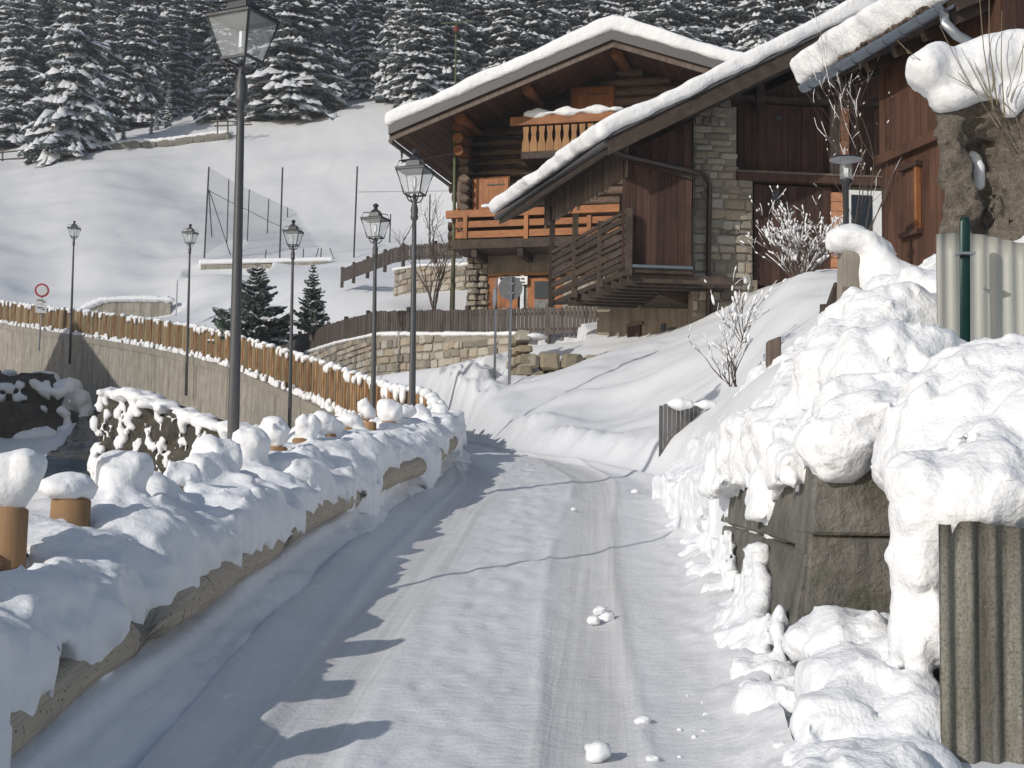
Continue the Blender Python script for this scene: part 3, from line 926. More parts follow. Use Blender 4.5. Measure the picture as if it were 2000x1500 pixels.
cw = thing('retaining_wall', along(10)[0], 'long streaked concrete wall carrying the plank fence above the stream', 'wall')
s = 0.0
while s < total - 2.5:
    A, ta, na = along(s + .006); B, tb, nb_ = along(s + 2.4 - .006); 
    d = Vector((0, 0, -3.2))
    top0, top1 = A + na * .30 - Vector((0, 0, .24)), B + nb_ * .30 - Vector((0, 0, .24))
    b0, b1 = A - na * .05 - Vector((0, 0, .24)), B - nb_ * .05 - Vector((0, 0, .24))
    MB().hexa([top0 + d, top1 + d, b1 + d, b0 + d], [top0, top1, b1, b0]).build('panel', M['concrete'], cw)
    z = Vector((0, 0, .24))
    o0, o1 = A + na * .33, B + nb_ * .33
    MB().hexa([o0 - z, o1 - z, B - nb_ * .04 - z, A - na * .04 - z], [o0 + Vector((0, 0, .0)), o1, B - nb_ * .04, A - na * .04]).build('coping', M['mortar'], cw)
    s += 2.4

# ------------------------------------------------------------------ lantern posts
def lamp_proto():
    root = thing('street_lamp', (0, 0, 0), 'x', 'street lamp', 'lantern street lamps along the fences')
    Z = lambda x, y, z: Vector((x, y, z))
    prof = [(-2.2, .050), (0, .049), (1.2, .043), (2.55, .033), (2.72, .031), (2.74, .052), (2.78, .056), (2.81, .046), (2.88, .056), (2.94, .04), (2.99, .03), (3.1, .026)]
    MB().tube([Z(0, 0, z) for z, r in prof], [r for z, r in prof], 14).build('pole', M['pole'], root, smooth=True)
    R0, R1 = .30, .17                                                     # corner radius of the lantern at top and bottom
    ct = [Z(R0 * math.cos(a), R0 * math.sin(a), 3.45) for a in (.35, .35 + math.pi / 2, .35 + math.pi, .35 + 1.5 * math.pi)]
    cb = [Z(R1 * math.cos(a), R1 * math.sin(a), 3.10) for a in (.35, .35 + math.pi / 2, .35 + math.pi, .35 + 1.5 * math.pi)]
    fr = MB()
    for i in range(4):
        fr.tube([cb[i], ct[i]], .011, 6)
        fr.bar(ct[i], ct[(i + 1) % 4], .022, .03); fr.bar(cb[i], cb[(i + 1) % 4], .020, .022)
    fr.build('lantern_frame', M['lamp'], root)
    for i in range(4):
        j = (i + 1) % 4
        MB().prism([cb[i] * .97 + Z(0, 0, 3.10 * .03 + .01), cb[j] * .97 + Z(0, 0, 3.10 * .03 + .01), ct[j] * .97 + Z(0, 0, 3.45 * .03 - .015), ct[i] * .97 + Z(0, 0, 3.45 * .03 - .015)],
                   (cb[i] + cb[j]) * .006).build('pane', M['glass'], root)
    rf = MB()
    tip = [Z(p.x * 1.10, p.y * 1.10, 3.462) for p in ct]
    r2 = [Z(p.x * .50, p.y * .50, 3.50) for p in ct]; r3 = [Z(p.x * .44, p.y * .44, 3.575) for p in ct]; r4 = [Z(p.x * .12, p.y * .12, 3.66) for p in ct]
    for lo, hi in ((tip, r2), (r2, r3), (r3, r4)):
        rf.add(lo + hi, [(i, (i + 1) % 4, 4 + (i + 1) % 4, 4 + i) for i in range(4)])
    rf.add(tip + r4, [(3, 2, 1, 0), (4, 5, 6, 7)])
    rf.build('roof', M['lamp'], root, fix=False)
    fn = MB().tube([Z(0, 0, z) for z in (3.65, 3.68, 3.70, 3.725, 3.75, 3.765)], [.035, .032, .05, .058, .04, .01], 8).build('finial', M['lamp'], root)
    for i in range(4):                                                    # small hoops on the roof and scrolls under the cage
        p = ct[i]
        MB().tube([Z(p.x * .96, p.y * .96, 3.46), Z(p.x * .80, p.y * .80, 3.565), Z(p.x * .45, p.y * .45, 3.575)], .009, 5).build('roof_hoop', M['lamp'], root)
        p = cb[i]
        MB().tube([Z(p.x * .8, p.y * .8, 3.10), Z(p.x * .72, p.y * .72, 3.05), Z(p.x * .5, p.y * .5, 3.0), Z(p.x * .15, p.y * .15, 2.985)], .010, 5).build('bracket', M['lamp'], root)
    MB().tube([Z(0, 0, 3.1), Z(0, 0, 3.2), Z(0, 0, 3.205), Z(0, 0, 3.34), Z(0, 0, 3.36)], [.022, .024, .034, .03, .012], 8).build('lamp_holder', M['galv'], root)
    return root
lamp0 = lamp_proto()
lamps = [(484, 38, 11.5, 'tall grey lantern lamp post rising from the snow behind the log fence'),
         (816, 333, 20.0, 'lantern lamp post at the bend where the log fence ends'),
         (738, 429, 26.8, 'lantern lamp post beside the plank fence in front of the picket fence corner'),
         (576, 453, 36.0, 'lantern lamp post fixed to the stream wall between the two young spruces'),
         (374, 455, 48.6, 'lantern lamp post fixed to the stream wall near the small white street sign'),
         (147, 446, 58.0, 'lantern lamp post by the round red-rimmed road sign and concrete wall')]
for i, (px, py, Y, lab) in enumerate(lamps):
    o = lamp0 if i == 0 else copy_tree(lamp0)
    p = Q(px, py, Y)
    o.location = p - Vector((0, 0, 3.45))
    o.rotation_euler.z = (0, .15, .1, .3, .2, .4)[i]
    if i == 0:
        o.rotation_euler.y = -.012
    o['label'] = lab

# ------------------------------------------------------------------ road signs
def disc(name, c, n, r, th, mat, parent, seg=28, ring=None):
    a, b, d = frame_from(n)
    pts = [c + (a * math.cos(2 * math.pi * k / seg) + b * math.sin(2 * math.pi * k / seg)) * r for k in range(seg)]
    return MB().prism(pts, d * th).build(name, mat, parent)
p = Q(997, 562, 26.8); gz0 = gz(p.x, 26.8)
t = thing('road_sign', (p.x - .015, 26.8, gz0), 'round road sign turned away, grey back on a slim galvanised pole in the snow heap', 'road sign')
disc('plate', p + Vector((0, .03, 0)), Vector((.05, 1, 0)), .232, .012, M['signback'], t)
MB().tube([Vector((p.x + .01, 26.8, gz0 - .3)), Vector((p.x + .01, 26.8, p.z + .21))], .026, 10).build('pole', M['galv'], t, smooth=True)
MB().box(p + Vector((.012, .012, .08)), (.10, 0, 0), (0, .04, 0), (0, 0, .03)).box(p + Vector((.012, .012, -.10)), (.10, 0, 0), (0, .04, 0), (0, 0, .03)).build('clamp', M['galv'], t)
p = Q(967, 582, 28.6); gz0 = gz(p.x, 28.6)
t = thing('road_sign', (p.x, 28.6, gz0), 'round road sign seen edge-on, pale pole beside the stone garden wall', 'road sign')
disc('plate', p + Vector((-.02, 0, 0)), Vector((1, .18, 0)), .21, .02, M['galv'], t)
MB().tube([Vector((p.x + .02, 28.6, gz0 - .3)), Vector((p.x + .02, 28.6, p.z + .4))], .024, 10).build('pole', M['galv'], t, smooth=True)
p = Q(82, 567, 60.5)
t = thing('road_sign', (p.x, 60.5, p.z - 2.2), 'round white road sign with a red rim and two small plates below', 'road sign')
nrm = Vector((.25, -1, 0)).normalized()
disc('plate', p, -nrm, .30, .02, M['red'], t)
disc('face', p + nrm * .012, -nrm, .225, .010, M['white'], t)
MB().tube([p - Vector((0, 0, 2.6)) - nrm * .05, p + Vector((0, 0, .25)) - nrm * .05], .03, 8).build('pole', M['galv'], t)
ax = Vector((-nrm.y, nrm.x, 0))
for zz, h in ((-.47, .22), (-.80, .36)):
    c = p + Vector((0, 0, zz)) + nrm * .01
    pl = MB().box(c, ax * .46, nrm * .015, (0, 0, h)).build('small_plate', M['white'], t)
    for kx, kz, kw in ((-.05, .04, .25), (.1, -.03, .12)):
        MB().box(c + nrm * .012 + ax * kx + Vector((0, 0, kz)), ax * kw, nrm * .006, (0, 0, .045)).build('print', M['ink'], t)
p = Q(341, 550, 70)
t = thing('street_sign', (p.x, 70, p.z - 2), 'small white street name sign on a thin post beside the concrete wall', 'street sign')
MB().tube([p + Vector((.14, 0, -2.2)), p + Vector((.14, 0, .1))], .03, 6).build('pole', M['galv'], t)
MB().box(p, (.34, 0, 0), (0, .03, 0), (0, 0, .2)).build('plate', M['white'], t)
# slim pole just off the picture whose shadow crosses the road
y0 = 6.9; x0 = -2.72
t = tag(MB().tube([(x0, y0, float(ZR(y0)) - .4), (x0, y0, float(ZR(y0)) + 3.2)], .022, 8).build('snow_pole', M['pole'], None, smooth=True), 'slim grey marker pole behind the log fence, its thin shadow crossing the road', 'pole')
# ------------------------------------------------------------------ facades measured on planes
class Frame:
    """a vertical plane: origin O, unit ex along it (horizontal), n outwards, ez up"""
    def __init__(s, O, ang):
        s.O = Vector(O); s.ex = Vector((math.cos(R(ang)), math.sin(R(ang)), 0)); s.n = Vector((s.ex.y, -s.ex.x, 0)); s.ez = Vector((0, 0, 1))
        if s.n.dot(s.O - EYE) > 0: s.n = -s.n
    def hit(s, px, py, off=0.0):
        d = ray(px, py); o = s.O + s.n * off
        return EYE + d * ((o - EYE).dot(s.n) / d.dot(s.n))
    def uw(s, p):
        return ((Vector(p) - s.O).dot(s.ex), p[2])
    def at(s, u, z, off=0.0):
        q = s.O + s.ex * u + s.n * off
        return Vector((q.x, q.y, z))
def rect(f, x0, y0, x1, y1, off=0.0):
    """pixel rectangle -> (u0, u1, zbottom, ztop) on the plane, measured along its middle"""
    ym, xm = (y0 + y1) / 2, (x0 + x1) / 2
    return f.uw(f.hit(x0, ym, off))[0], f.uw(f.hit(x1, ym, off))[0], f.hit(xm, y1, off).z, f.hit(xm, y0, off).z
def panel(f, name, mat, parent, x0, y0, x1, y1, off, th, bevel=0.0):
    u0, u1, z0, z1 = rect(f, x0, y0, x1, y1, off)
    return MB().hexa([f.at(u0, z0, off - th), f.at(u1, z0, off - th), f.at(u1, z0, off), f.at(u0, z0, off)],
                     [f.at(u0, z1, off - th), f.at(u1, z1, off - th), f.at(u1, z1, off), f.at(u0, z1, off)]).build(name, mat, parent, bevel=bevel)
def boards(f, name, mat, parent, u0, u1, zb, zt, off, bw=.15, th=.025, gap=.008, jit=.006, ragged=0.0):
    """upright boards between u0 and u1; zb, zt are numbers or functions of u"""
    zb_ = zb if callable(zb) else (lambda u: zb); zt_ = zt if callable(zt) else (lambda u: zt)
    n = max(1, round((u1 - u0) / bw)); w = (u1 - u0) / n
    for i in range(n):
        a, b = u0 + i * w + gap / 2, u0 + (i + 1) * w - gap / 2
        o = off + random.uniform(-jit, jit); dz = random.uniform(-ragged, ragged)
        MB().hexa([f.at(a, zb_(a) + dz, o - th), f.at(b, zb_(b) + dz, o - th), f.at(b, zb_(b) + dz, o), f.at(a, zb_(a) + dz, o)],
                  [f.at(a, zt_(a), o - th), f.at(b, zt_(b), o - th), f.at(b, zt_(b), o), f.at(a, zt_(a), o)]).build(name, mat, parent)
def stone_meshes(n=7):
    out = []
    for k in range(n):
        bm = bmesh.new(); bmesh.ops.create_cube(bm, size=1.0)
        bmesh.ops.bevel(bm, geom=list(bm.edges), offset=.16, segments=1, affect='EDGES')
        rr = random.Random(k)
        for v in bm.verts:
            v.co += Vector((rr.uniform(-.07, .07), rr.uniform(-.05, .05), rr.uniform(-.07, .07)))
        me = bpy.data.meshes.new('stone'); bm.to_mesh(me); bm.free()
        out.append(me)
    return out
STONES = stone_meshes()
def masonry(f, parent, inside, u0, u1, z0, z1, off, mat, h=(.12, .24), w=(.16, .42), depth=.16, joint=.022, limit=300, name='stone'):
    key = mat.name
    ms = []
    for me in STONES:
        m2 = me.copy(); m2.materials.append(mat); ms.append(m2)
    base = wloc(parent); ang = math.atan2(f.ex.y, f.ex.x)
    z = z0; cnt = 0
    while z < z1 and cnt < limit:
        hh = random.uniform(*h); u = u0 - random.uniform(0, .2)
        while u < u1 and cnt < limit:
            ww = random.uniform(*w); h2 = hh * random.uniform(.8, 1.0)
            if inside(u + ww / 2, z + hh / 2):
                a0 = max(u, u0)
                a1 = min(u + ww, u1)
                if a1 - a0 > .06:
                    o = link(name, random.choice(ms), parent)
                    o.location = f.at((a0 + a1) / 2, z + hh / 2 + random.uniform(-.015, .015), off - depth / 2 + random.uniform(-.012, .03)) - base
                    o.rotation_euler = (random.uniform(-.04, .04), random.uniform(-.05, .05), ang)
                    o.scale = ((a1 - a0 - joint) * random.choice((1, 1, -1)), depth, h2 - joint * .6)
                    cnt += 1
            u += ww
        z += hh
def slab_snow(name, O, a, b, n, La, Lb, T, h, mat, parent, amp=.05, wavy=.10, drip=None, sc=.35):
    """thick snow lying on a roof plane: a along the edge, b up the slope, n out of it"""
    s = Snow((-.35, -.35, -.15), (La + .35, Lb + .35, T + .35), h)
    X, Y, Z = s.grid()
    tx = T * (1 + .15 * fbm(X / 2.4, Y / 2.0, 1.0, 2) + .07 * vnoise(X / .6, Y / .7, 4.0))
    ex = .10 * wavy / .1 * vnoise(X / .7, Z / .8, 3.0) + .06 * wavy / .1 * vnoise(X / .25, Z / .3, 6.0)
    qx = np.maximum(-X, X - La) ; qy = np.maximum(-Y + ex * .5, Y - Lb); qz = np.maximum(-Z, Z - tx)
    r = min(.09, T * .3)
    qx, qy, qz = qx + r, qy + r, qz + r
    d = np.sqrt(np.maximum(qx, 0) ** 2 + np.maximum(qy, 0) ** 2 + np.maximum(qz, 0) ** 2) + np.minimum(np.maximum(np.maximum(qx, qy), qz), 0) - r
    s.F = d.astype(np.float32)
    s.noise(amp, sc, 3)
    V, Fq = surface_net(s.F, s.lo, s.h)
    Vw = np.array(O)[None, :] + V[:, 0:1] * np.array(a)[None, :] + V[:, 1:2] * np.array(b)[None, :] + V[:, 2:3] * np.array(n)[None, :]
    if Vector(a).cross(Vector(b)).dot(Vector(n)) < 0: Fq = Fq[:, ::-1]
    return mesh_np(name, Vw, Fq, mat, parent)

# ------------------------------------------------------------------ log chalet
CF = Frame(Q(1000, 600, 41), -15)
ch = thing('log_chalet', CF.hit(1000, 604), 'log chalet with orange balconies and a thick snow roof behind the picket fence', 'house')
eyd = -CF.n                                               # into the house
u_l = CF.uw(CF.hit(912, 330))[0]; u_r = u_l + 9.6
zb = CF.hit(1000, 620).z - 1; zdeck = CF.hit(1000, 482).z
# roof geometry first
VO_C = 2.2
V_tip = CF.hit(760, 246, 2.2); V_rid = CF.hit(1197, 60, 2.2)
ut, ur = CF.uw(V_tip)[0], CF.uw(V_rid)[0]
slope = (V_rid.z - V_tip.z) / (ur - ut)
def roof_z(u): return V_rid.z - abs(u - ur) * slope
DEEP = 10.5
def rpt(u, off, dz=0.0): return CF.at(u, roof_z(u) + dz, off)
# ground floor and walls
MB().hexa([CF.at(u_l, zb, -.3), CF.at(u_r, zb, -.3), CF.at(u_r, zb, -9), CF.at(u_l, zb, -9)],
          [CF.at(u_l, zdeck, -.3), CF.at(u_r, zdeck, -.3), CF.at(u_r, zdeck, -9), CF.at(u_l, zdeck, -9)]).build('stone_base', M['mortar'], ch)
wallp = MB()
poly = [CF.at(u_l, zdeck + .01, -.25), CF.at(u_r, zdeck + .01, -.25), CF.at(u_r, roof_z(u_r) - .2, -.25), CF.at(ur, roof_z(ur) - .2, -.25), CF.at(u_l, roof_z(u_l) - .2, -.25)]
wallp.prism(poly, eyd * 8.6); wallp.build('inner_wall', M['chalet_log'], ch)
# stacked logs, front and the left corner
lp = .29
z = zdeck + .1
k = 0
while z < roof_z(ur) - .35:
    ul = u_l if z < roof_z(u_l) - .3 else ur - (V_rid.z - z - .3) / slope
    urr = u_r if z < roof_z(u_r) - .3 else ur + (V_rid.z - z - .3) / slope
    if ul < u_l + .01: ul = u_l - random.choice((.25, .45, .55))
    a, b = CF.at(ul, z, -.12), CF.at(urr, z, -.12)
    MB().tube([a, a + (b - a) * .3, a + (b - a) * .6, b], [.148, .15, .146, .15], 12).build('log', M['chalet_log'], ch, smooth=True)
    if z < roof_z(u_l):
        c = CF.at(u_l + .02, z + lp / 2, .40)
        MB().tube([c, c + eyd * 8.8], .145, 12).build('side_log', M['chalet_log'], ch, smooth=True)
    z += lp; k += 1
# round purlin ends carrying the overhang
for (u, zz, r) in [(ur, V_rid.z - .46, .17)] + [(ur - d, roof_z(ur - d) - .42, .16) for d in (2.55, 4.5)] + [(u_l + .05, roof_z(u_l) - .42 - q * .34, .155) for q in (0, 1, 2)] + [(ur + 2.55, roof_z(ur + 2.55) - .42, .16)]:
    ln = 1.7 if abs(u - u_l) > .2 else 1.35 - .25 * (roof_z(u_l) - zz)
    p = CF.at(u, zz, ln)
    MB().tube([p, p + eyd * (ln + 1.0)], r, 14).build('purlin', M['chalet_beam'], ch)
# roof deck, soffit boards, rafters edges
for sgn, ue in ((-1, ut), (1, ur + (ur - ut))):
    n_b = 34
    for i in range(n_b):
        a = ur + (ue - ur) * (i / n_b); b = ur + (ue - ur) * ((i + .93) / n_b)
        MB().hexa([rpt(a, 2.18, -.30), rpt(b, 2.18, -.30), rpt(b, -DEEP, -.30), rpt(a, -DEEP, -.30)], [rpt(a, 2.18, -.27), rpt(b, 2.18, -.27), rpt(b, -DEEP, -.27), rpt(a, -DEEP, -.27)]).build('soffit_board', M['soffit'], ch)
    MB().hexa([rpt(ur, 2.16, -.26), rpt(ue, 2.16, -.26), rpt(ue, -DEEP, -.26), rpt(ur, -DEEP, -.26)], [rpt(ur, 2.16, -.02), rpt(ue, 2.16, -.02), rpt(ue, -DEEP, -.02), rpt(ur, -DEEP, -.02)]).build('roof_deck', M['barn_dark'], ch)
    MB().hexa([rpt(ur, 2.20, -.26), rpt(ue, 2.20, -.26), rpt(ue, 2.26, -.26), rpt(ur, 2.26, -.26)], [rpt(ur, 2.20, .02), rpt(ue, 2.20, .02), rpt(ue, 2.26, .02), rpt(ur, 2.26, .02)]).build('verge_board', M['fascia'], ch)
    MB().hexa([rpt(ur, 2.10, -.44), rpt(ue, 2.10, -.44), rpt(ue, 2.16, -.44), rpt(ur, 2.16, -.44)], [rpt(ur, 2.10, -.29), rpt(ue, 2.10, -.29), rpt(ue, 2.16, -.29), rpt(ur, 2.16, -.29)]).build('verge_batten', M['barn_grey'], ch)
    bdir = (rpt(ur, 0) - rpt(ue, 0)).normalized(); ndir = Vector((-bdir.z * (1 if sgn < 0 else -1) * CF.ex.x * 0, 0, 0))
    ndir = (bdir.cross(eyd) if bdir.cross(eyd).z > 0 else eyd.cross(bdir)).normalized()
    Ls = (rpt(ur, 0) - rpt(ue, 0)).length
    slab_snow('roof_snow', rpt(ue, 2.34, .0), eyd, bdir, ndir, DEEP + 2.2, Ls + .20, .38, .065, M['snow_roof'], ch, .022, .10, sc=.5)
g0 = rpt(ut - .06, 1.9, -.33)
MB().tube([g0, g0 + eyd * 11], .07, 8).build('gutter', M['fascia'], ch)
gp = CF.hit(820, 282, 1.0)
MB().tube([g0 + eyd * 1.0 - Vector((0, 0, .02)), g0 + eyd * 1.0 - Vector((0, 0, .35)), CF.at(u_l - .3, CF.hit(880, 300, .2).z, .25), CF.at(u_l - .25, zb, .22)], .05, 8).build('downpipe', M['pipe'], ch, smooth=True)
# lower balcony
off = 1.25
ub0, ub1, zz0, zz1 = rect(CF, 882, 464, 1180, 482, off)
ub1 += 1.2
MB().hexa([CF.at(ub0, zz0, -.1), CF.at(ub1, zz0, -.1), CF.at(ub1, zz0, off), CF.at(ub0, zz0, off)], [CF.at(ub0, zz1, -.1), CF.at(ub1, zz1, -.1), CF.at(ub1, zz1, off), CF.at(ub0, zz1, off)]).build('balcony_deck', M['barn_dark'], ch)
for (ya, yb_, x0, th) in ((405, 420, 870, .12), (427, 440, 889, .04), (447, 461, 889, .04)):
    u0, u1, z0, z1 = rect(CF, x0, ya, 1180, yb_, off); u1 += 1.0
    MB().hexa([CF.at(u0, z0, off - .02 - th), CF.at(u1, z0, off - .02 - th), CF.at(u1, z0, off - .02), CF.at(u0, z0, off - .02)], [CF.at(u0, z1, off - .02 - th), CF.at(u1, z1, off - .02 - th), CF.at(u1, z1, off - .02), CF.at(u0, z1, off - .02)]).build('balcony_rail', M['orange'], ch, bevel=.008)
for px in (908, 1027, 1150):
    panel(CF, 'balcony_post', M['orange_v'], ch, px - 4, 420, px + 4, 466, off + .03, .07)
uu = CF.uw(CF.hit(889, 440, off))[0]
for (z0, z1) in ((CF.hit(889, 461, off).z, CF.hit(889, 447, off).z), (CF.hit(889, 440, off).z, CF.hit(889, 427, off).z), (CF.hit(889, 420, off).z, CF.hit(889, 405, off).z)):
    MB().hexa([CF.at(uu, z0, off - .06), CF.at(uu + .05, z0, off - .06), CF.at(uu + .05, z0, .05), CF.at(uu, z0, .05)], [CF.at(uu, z1, off - .06), CF.at(uu + .05, z1, off - .06), CF.at(uu + .05, z1, .05), CF.at(uu, z1, .05)]).build('side_rail', M['orange'], ch)
for px in (925, 1015, 1100):                          # brackets under the deck
    p0 = CF.at(CF.uw(CF.hit(px, 480, off))[0], zz0 - .12, off - .05)
    MB().bar(p0, p0 + eyd * 1.4, .16, .22).build('bracket', M['barn_dark'], ch)
s_ = Snow((-.25, -.12, -.05), (.25, .12, .16), .03)
for (x, r) in ((-.12, .07), (0, .06), (.1, .075)): s_.blob((x, 0, .02), (.11, .06, r * .8), .04)
s_.noise(.015, .1, 2)
V, Fq = surface_net(s_.F, s_.lo, s_.h)
p = CF.hit(955, 403, off - .05)
mesh_np('rail_snow', np.array(p)[None] + V[:, 0:1] * np.array(CF.ex)[None] + V[:, 1:2] * np.array(CF.n)[None] + V[:, 2:3] * np.array((0, 0, 1))[None], Fq[:, ::-1], M['snow'], ch)
# upper balcony with cut-out balusters
off2 = 1.15
u0, u1, z0, z1 = rect(CF, 996, 223, 1200, 240, off2)
MB().hexa([CF.at(u0, z0, off2 - .12), CF.at(u1, z0, off2 - .12), CF.at(u1, z0, off2), CF.at(u0, z0, off2)], [CF.at(u0, z1, off2 - .12), CF.at(u1, z1, off2 - .12), CF.at(u1, z1, off2), CF.at(u0, z1, off2)]).build('balcony_rail', M['orange'], ch, bevel=.01)
ua, ub, zu0, zu1 = rect(CF, 1018, 243, 1170, 292, off2)
w = .235; u = ua
while u < ub:
    c = u + w / 2; H = zu1 - zu0; pr = [(-.46, 0), (-.48, .12), (-.46, .3), (-.30, .52), (-.27, .68), (-.36, .86), (-.36, 1.0)]
    pts = [CF.at(c + a * w, zu0 + t * H, off2 - .06) for a, t in pr] + [CF.at(c - a * w, zu0 + t * H, off2 - .06) for a, t in reversed(pr)]
    MB().prism(pts, eyd * .03).build('baluster', M['baluster'], ch)
    u += w
MB().hexa([CF.at(ua, zu0 - .22, -.1), CF.at(ub, zu0 - .22, -.1), CF.at(ub, zu0 - .22, off2), CF.at(ua, zu0 - .22, off2)], [CF.at(ua, zu0 - .02, -.1), CF.at(ub, zu0 - .02, -.1), CF.at(ub, zu0 - .02, off2), CF.at(ua, zu0 - .02, off2)]).build('balcony_deck', M['barn_dark'], ch)
s_ = Snow((-.1, -.25, -.1), (2.9, .25, .4), .05)
for i in range(15):
    x = .12 + i * .18
    s_.blob((x, 0, .06), (.2, .15, .10 + .06 * math.sin(i * 1.3)), .06)
s_.noise(.03, .2, 2)
V, Fq = surface_net(s_.F, s_.lo, s_.h)
p = CF.hit(1028, 228, off2 - .08)
mesh_np('rail_snow', np.array(p)[None] + V[:, 0:1] * np.array(CF.ex)[None] + V[:, 1:2] * np.array(CF.n)[None] + V[:, 2:3] * np.array((0, 0, 1))[None], Fq[:, ::-1], M['snow'], ch)
# shutters, doors and posts of the front
def shutter(x0, y0, x1, y1, name):
    u0, u1, z0, z1 = rect(CF, x0, y0, x1, y1, .12)
    fr_ = panel(CF, name, M['chalet_beam'], ch, x0 - 3, y0 - 3, x1 + 3, y1 + 2, .07, .1)
    boards(CF, 'board', M['orange_v'], fr_, u0, u1, z0, z1, .11, .16, .03, .006, .004)
    for q in (.18, .8):
        MB().box(CF.at((u0 + u1) / 2 + .15, z0 + (z1 - z0) * q, .125), CF.ex * (u1 - u0) * .5, CF.n * .012, (0, 0, .035)).build('hinge', M['ink'], fr_)
shutter(925, 349, 992, 408, 'door')
shutter(1117, 172, 1197, 232, 'door')
panel(CF, 'post', M['baluster'], ch, 1025, 352, 1032, 408, .35, .1)
panel(CF, 'corner_post', M['chalet_log'], ch, 893, 345, 915, 408, .25, .3)
# stone pier and openings of the ground floor
u0, u1, z0, z1 = rect(CF, 910, 486, 953, 612, .05)
masonry(CF, ch, lambda u, z: True, u0, u1, z0 - .2, z1, .06, M['stone'], (.15, .26), (.2, .45), .3)
u0, u1, z0, z1 = rect(CF, 953, 486, 1180, 533, 0)
MB().hexa([CF.at(u0, z0, -.3), CF.at(u1 + 1.5, z0, -.3), CF.at(u1 + 1.5, z0, .02), CF.at(u0, z0, .02)], [CF.at(u0, zdeck - .01, -.3), CF.at(u1 + 1.5, zdeck - .01, -.3), CF.at(u1 + 1.5, zdeck - .01, .02), CF.at(u0, zdeck - .01, .02)]).build('plaster_band', M['plaster'], ch)
panel(CF, 'lintel', M['baluster'], ch, 953, 531, 1150, 536, .05, .3)
u0, u1, z0, z1 = rect(CF, 953, 537, 1012, 610, -.1)
boards(CF, 'door_board', M['orange_v'], ch, u0, u1, z0, z1, -.05, .18, .04, .006, .004)
panel(CF, 'post', M['galv'], ch, 1016, 533, 1023, 612, .02, .1)
d2 = panel(CF, 'window_door', M['orange_v'], ch, 1031, 543, 1098, 612, -.04, .08)
panel(CF, 'pane', M['window'], d2, 1044, 549, 1083, 583, -.02, .03)
panel(CF, 'lower_panel', M['signback'], d2, 1044, 585, 1083, 610, -.02, .03)
panel(CF, 'wall_strip', M['concrete'], ch, 1023, 545, 1031, 612, -.06, .1)
panel(CF, 'wall_strip', M['concrete'], ch, 1098, 540, 1180, 612, -.06, .1)
sg = thing('sign_board', CF.hit(1001, 548, .12), 'white lettered sign board hung above the orange chalet door', 'sign')
panel(CF, 'board', M['white'], sg, 973, 540, 1030, 556, .10, .03)
for (x, y_, w_) in ((977, 543, 6), (985, 543, 4), (991, 543, 7), (1001, 543, 5), (1008, 543, 8), (1018, 543, 6), (978, 550, 8), (989, 550, 5), (997, 550, 7), (1010, 550, 4), (1016, 550, 9)):
    panel(CF, 'lettering', M['ink'], sg, x, y_, x + w_, y_ + 3, .112, .015)
# green mast beside it
p0, p1 = Q(886, 470, 40.5), Q(891, 45, 40.5)
t = thing('mast', (p0.x, 40.5, p0.z - 3), 'tall thin green mast with a crossbar beside the log chalet', 'mast')
MB().tube([(p0.x - .04, 40.5, p0.z - 3), p0, p1], [.05, .045, .022], 8).build('pole', M['mast'], t, smooth=True)
MB().bar(Q(862, 46, 40.5), Q(922, 41, 40.5), .03, .03).build('crossbar', M['mast'], t)
MB().ellip(Q(891, 57, 40.45), (.09, .07, .12), 8, 6).build('insulator', plain_mat('rusty_red', (.14, .03, .028), .7), t, smooth=True)
# ------------------------------------------------------------------ old barn: stone, boards, hanging gallery
BF = Frame(Q(1385, 560, 27.5), 6)
bn = thing('barn', BF.hit(1385, 640), 'old barn of rubble stone and red-brown boards with a hanging wooden gallery', 'barn')
bin_ = -BF.n
side_ang = 90 + 17                                           # the long side runs back and to the left
sd = Vector((math.cos(R(side_ang)), math.sin(R(side_ang)), 0))
BU = lambda px, py, off=0: BF.uw(BF.hit(px, py, off))[0]
BZ = lambda px, py, off=0: BF.hit(px, py, off).z
# roof corner and verge
VO = 1.7
C0 = BF.hit(1188, 268, VO); C1 = BF.hit(1700, 20, VO)
bu0, bu1 = BF.uw(C0)[0], BF.uw(C1)[0]
bs = (C1.z - C0.z) / (bu1 - bu0)
bur = bu0 + 6.2
def bz(u): return C0.z + (u - bu0) * bs if u < bur else C0.z + (bur - bu0) * bs - (u - bur) * bs
def side_pt(u, z, d):                                        # a point of a plane parallel to the long side
    q = BF.at(u, z, VO) + sd * d
    return Vector((q.x, q.y, z))
# body
zbase = BZ(1385, 640) - 1.6
zt = BZ(1290, 530, .6)
PA, PB = Q(1166, 640, 31.0), Q(1386, 560, 27.6)               # the base wall runs back obliquely under the gallery
pd = Vector((PB.x - PA.x, PB.y - PA.y, 0)).normalized()
PF = Frame(Vector((PA.x, PA.y, 0)), math.degrees(math.atan2(pd.y, pd.x)))
Lp = (Vector((PB.x, PB.y, 0)) - Vector((PA.x, PA.y, 0))).length
bk = Vector((.5, .87, 0)) * 4
q0 = [PF.at(0, zbase - .6), PF.at(Lp, zbase - .6), PF.at(Lp, zt), PF.at(0, zt)]
q1 = [p + bk for p in q0]
MB().add(q0 + q1, [(0, 1, 2, 3), (7, 6, 5, 4), (0, 4, 5, 1), (1, 5, 6, 2), (2, 6, 7, 3), (3, 7, 4, 0)]).build('plaster_base', M['plaster'], bn)
masonry(PF, bn, lambda u, z: random.random() < .5 and z < zbase + 1.5, 0.1, Lp - .1, zbase - .2, zbase + 1.7, .03, M['stone'], (.14, .26), (.2, .5), .1, .03)
ue = BU(1480, 450)
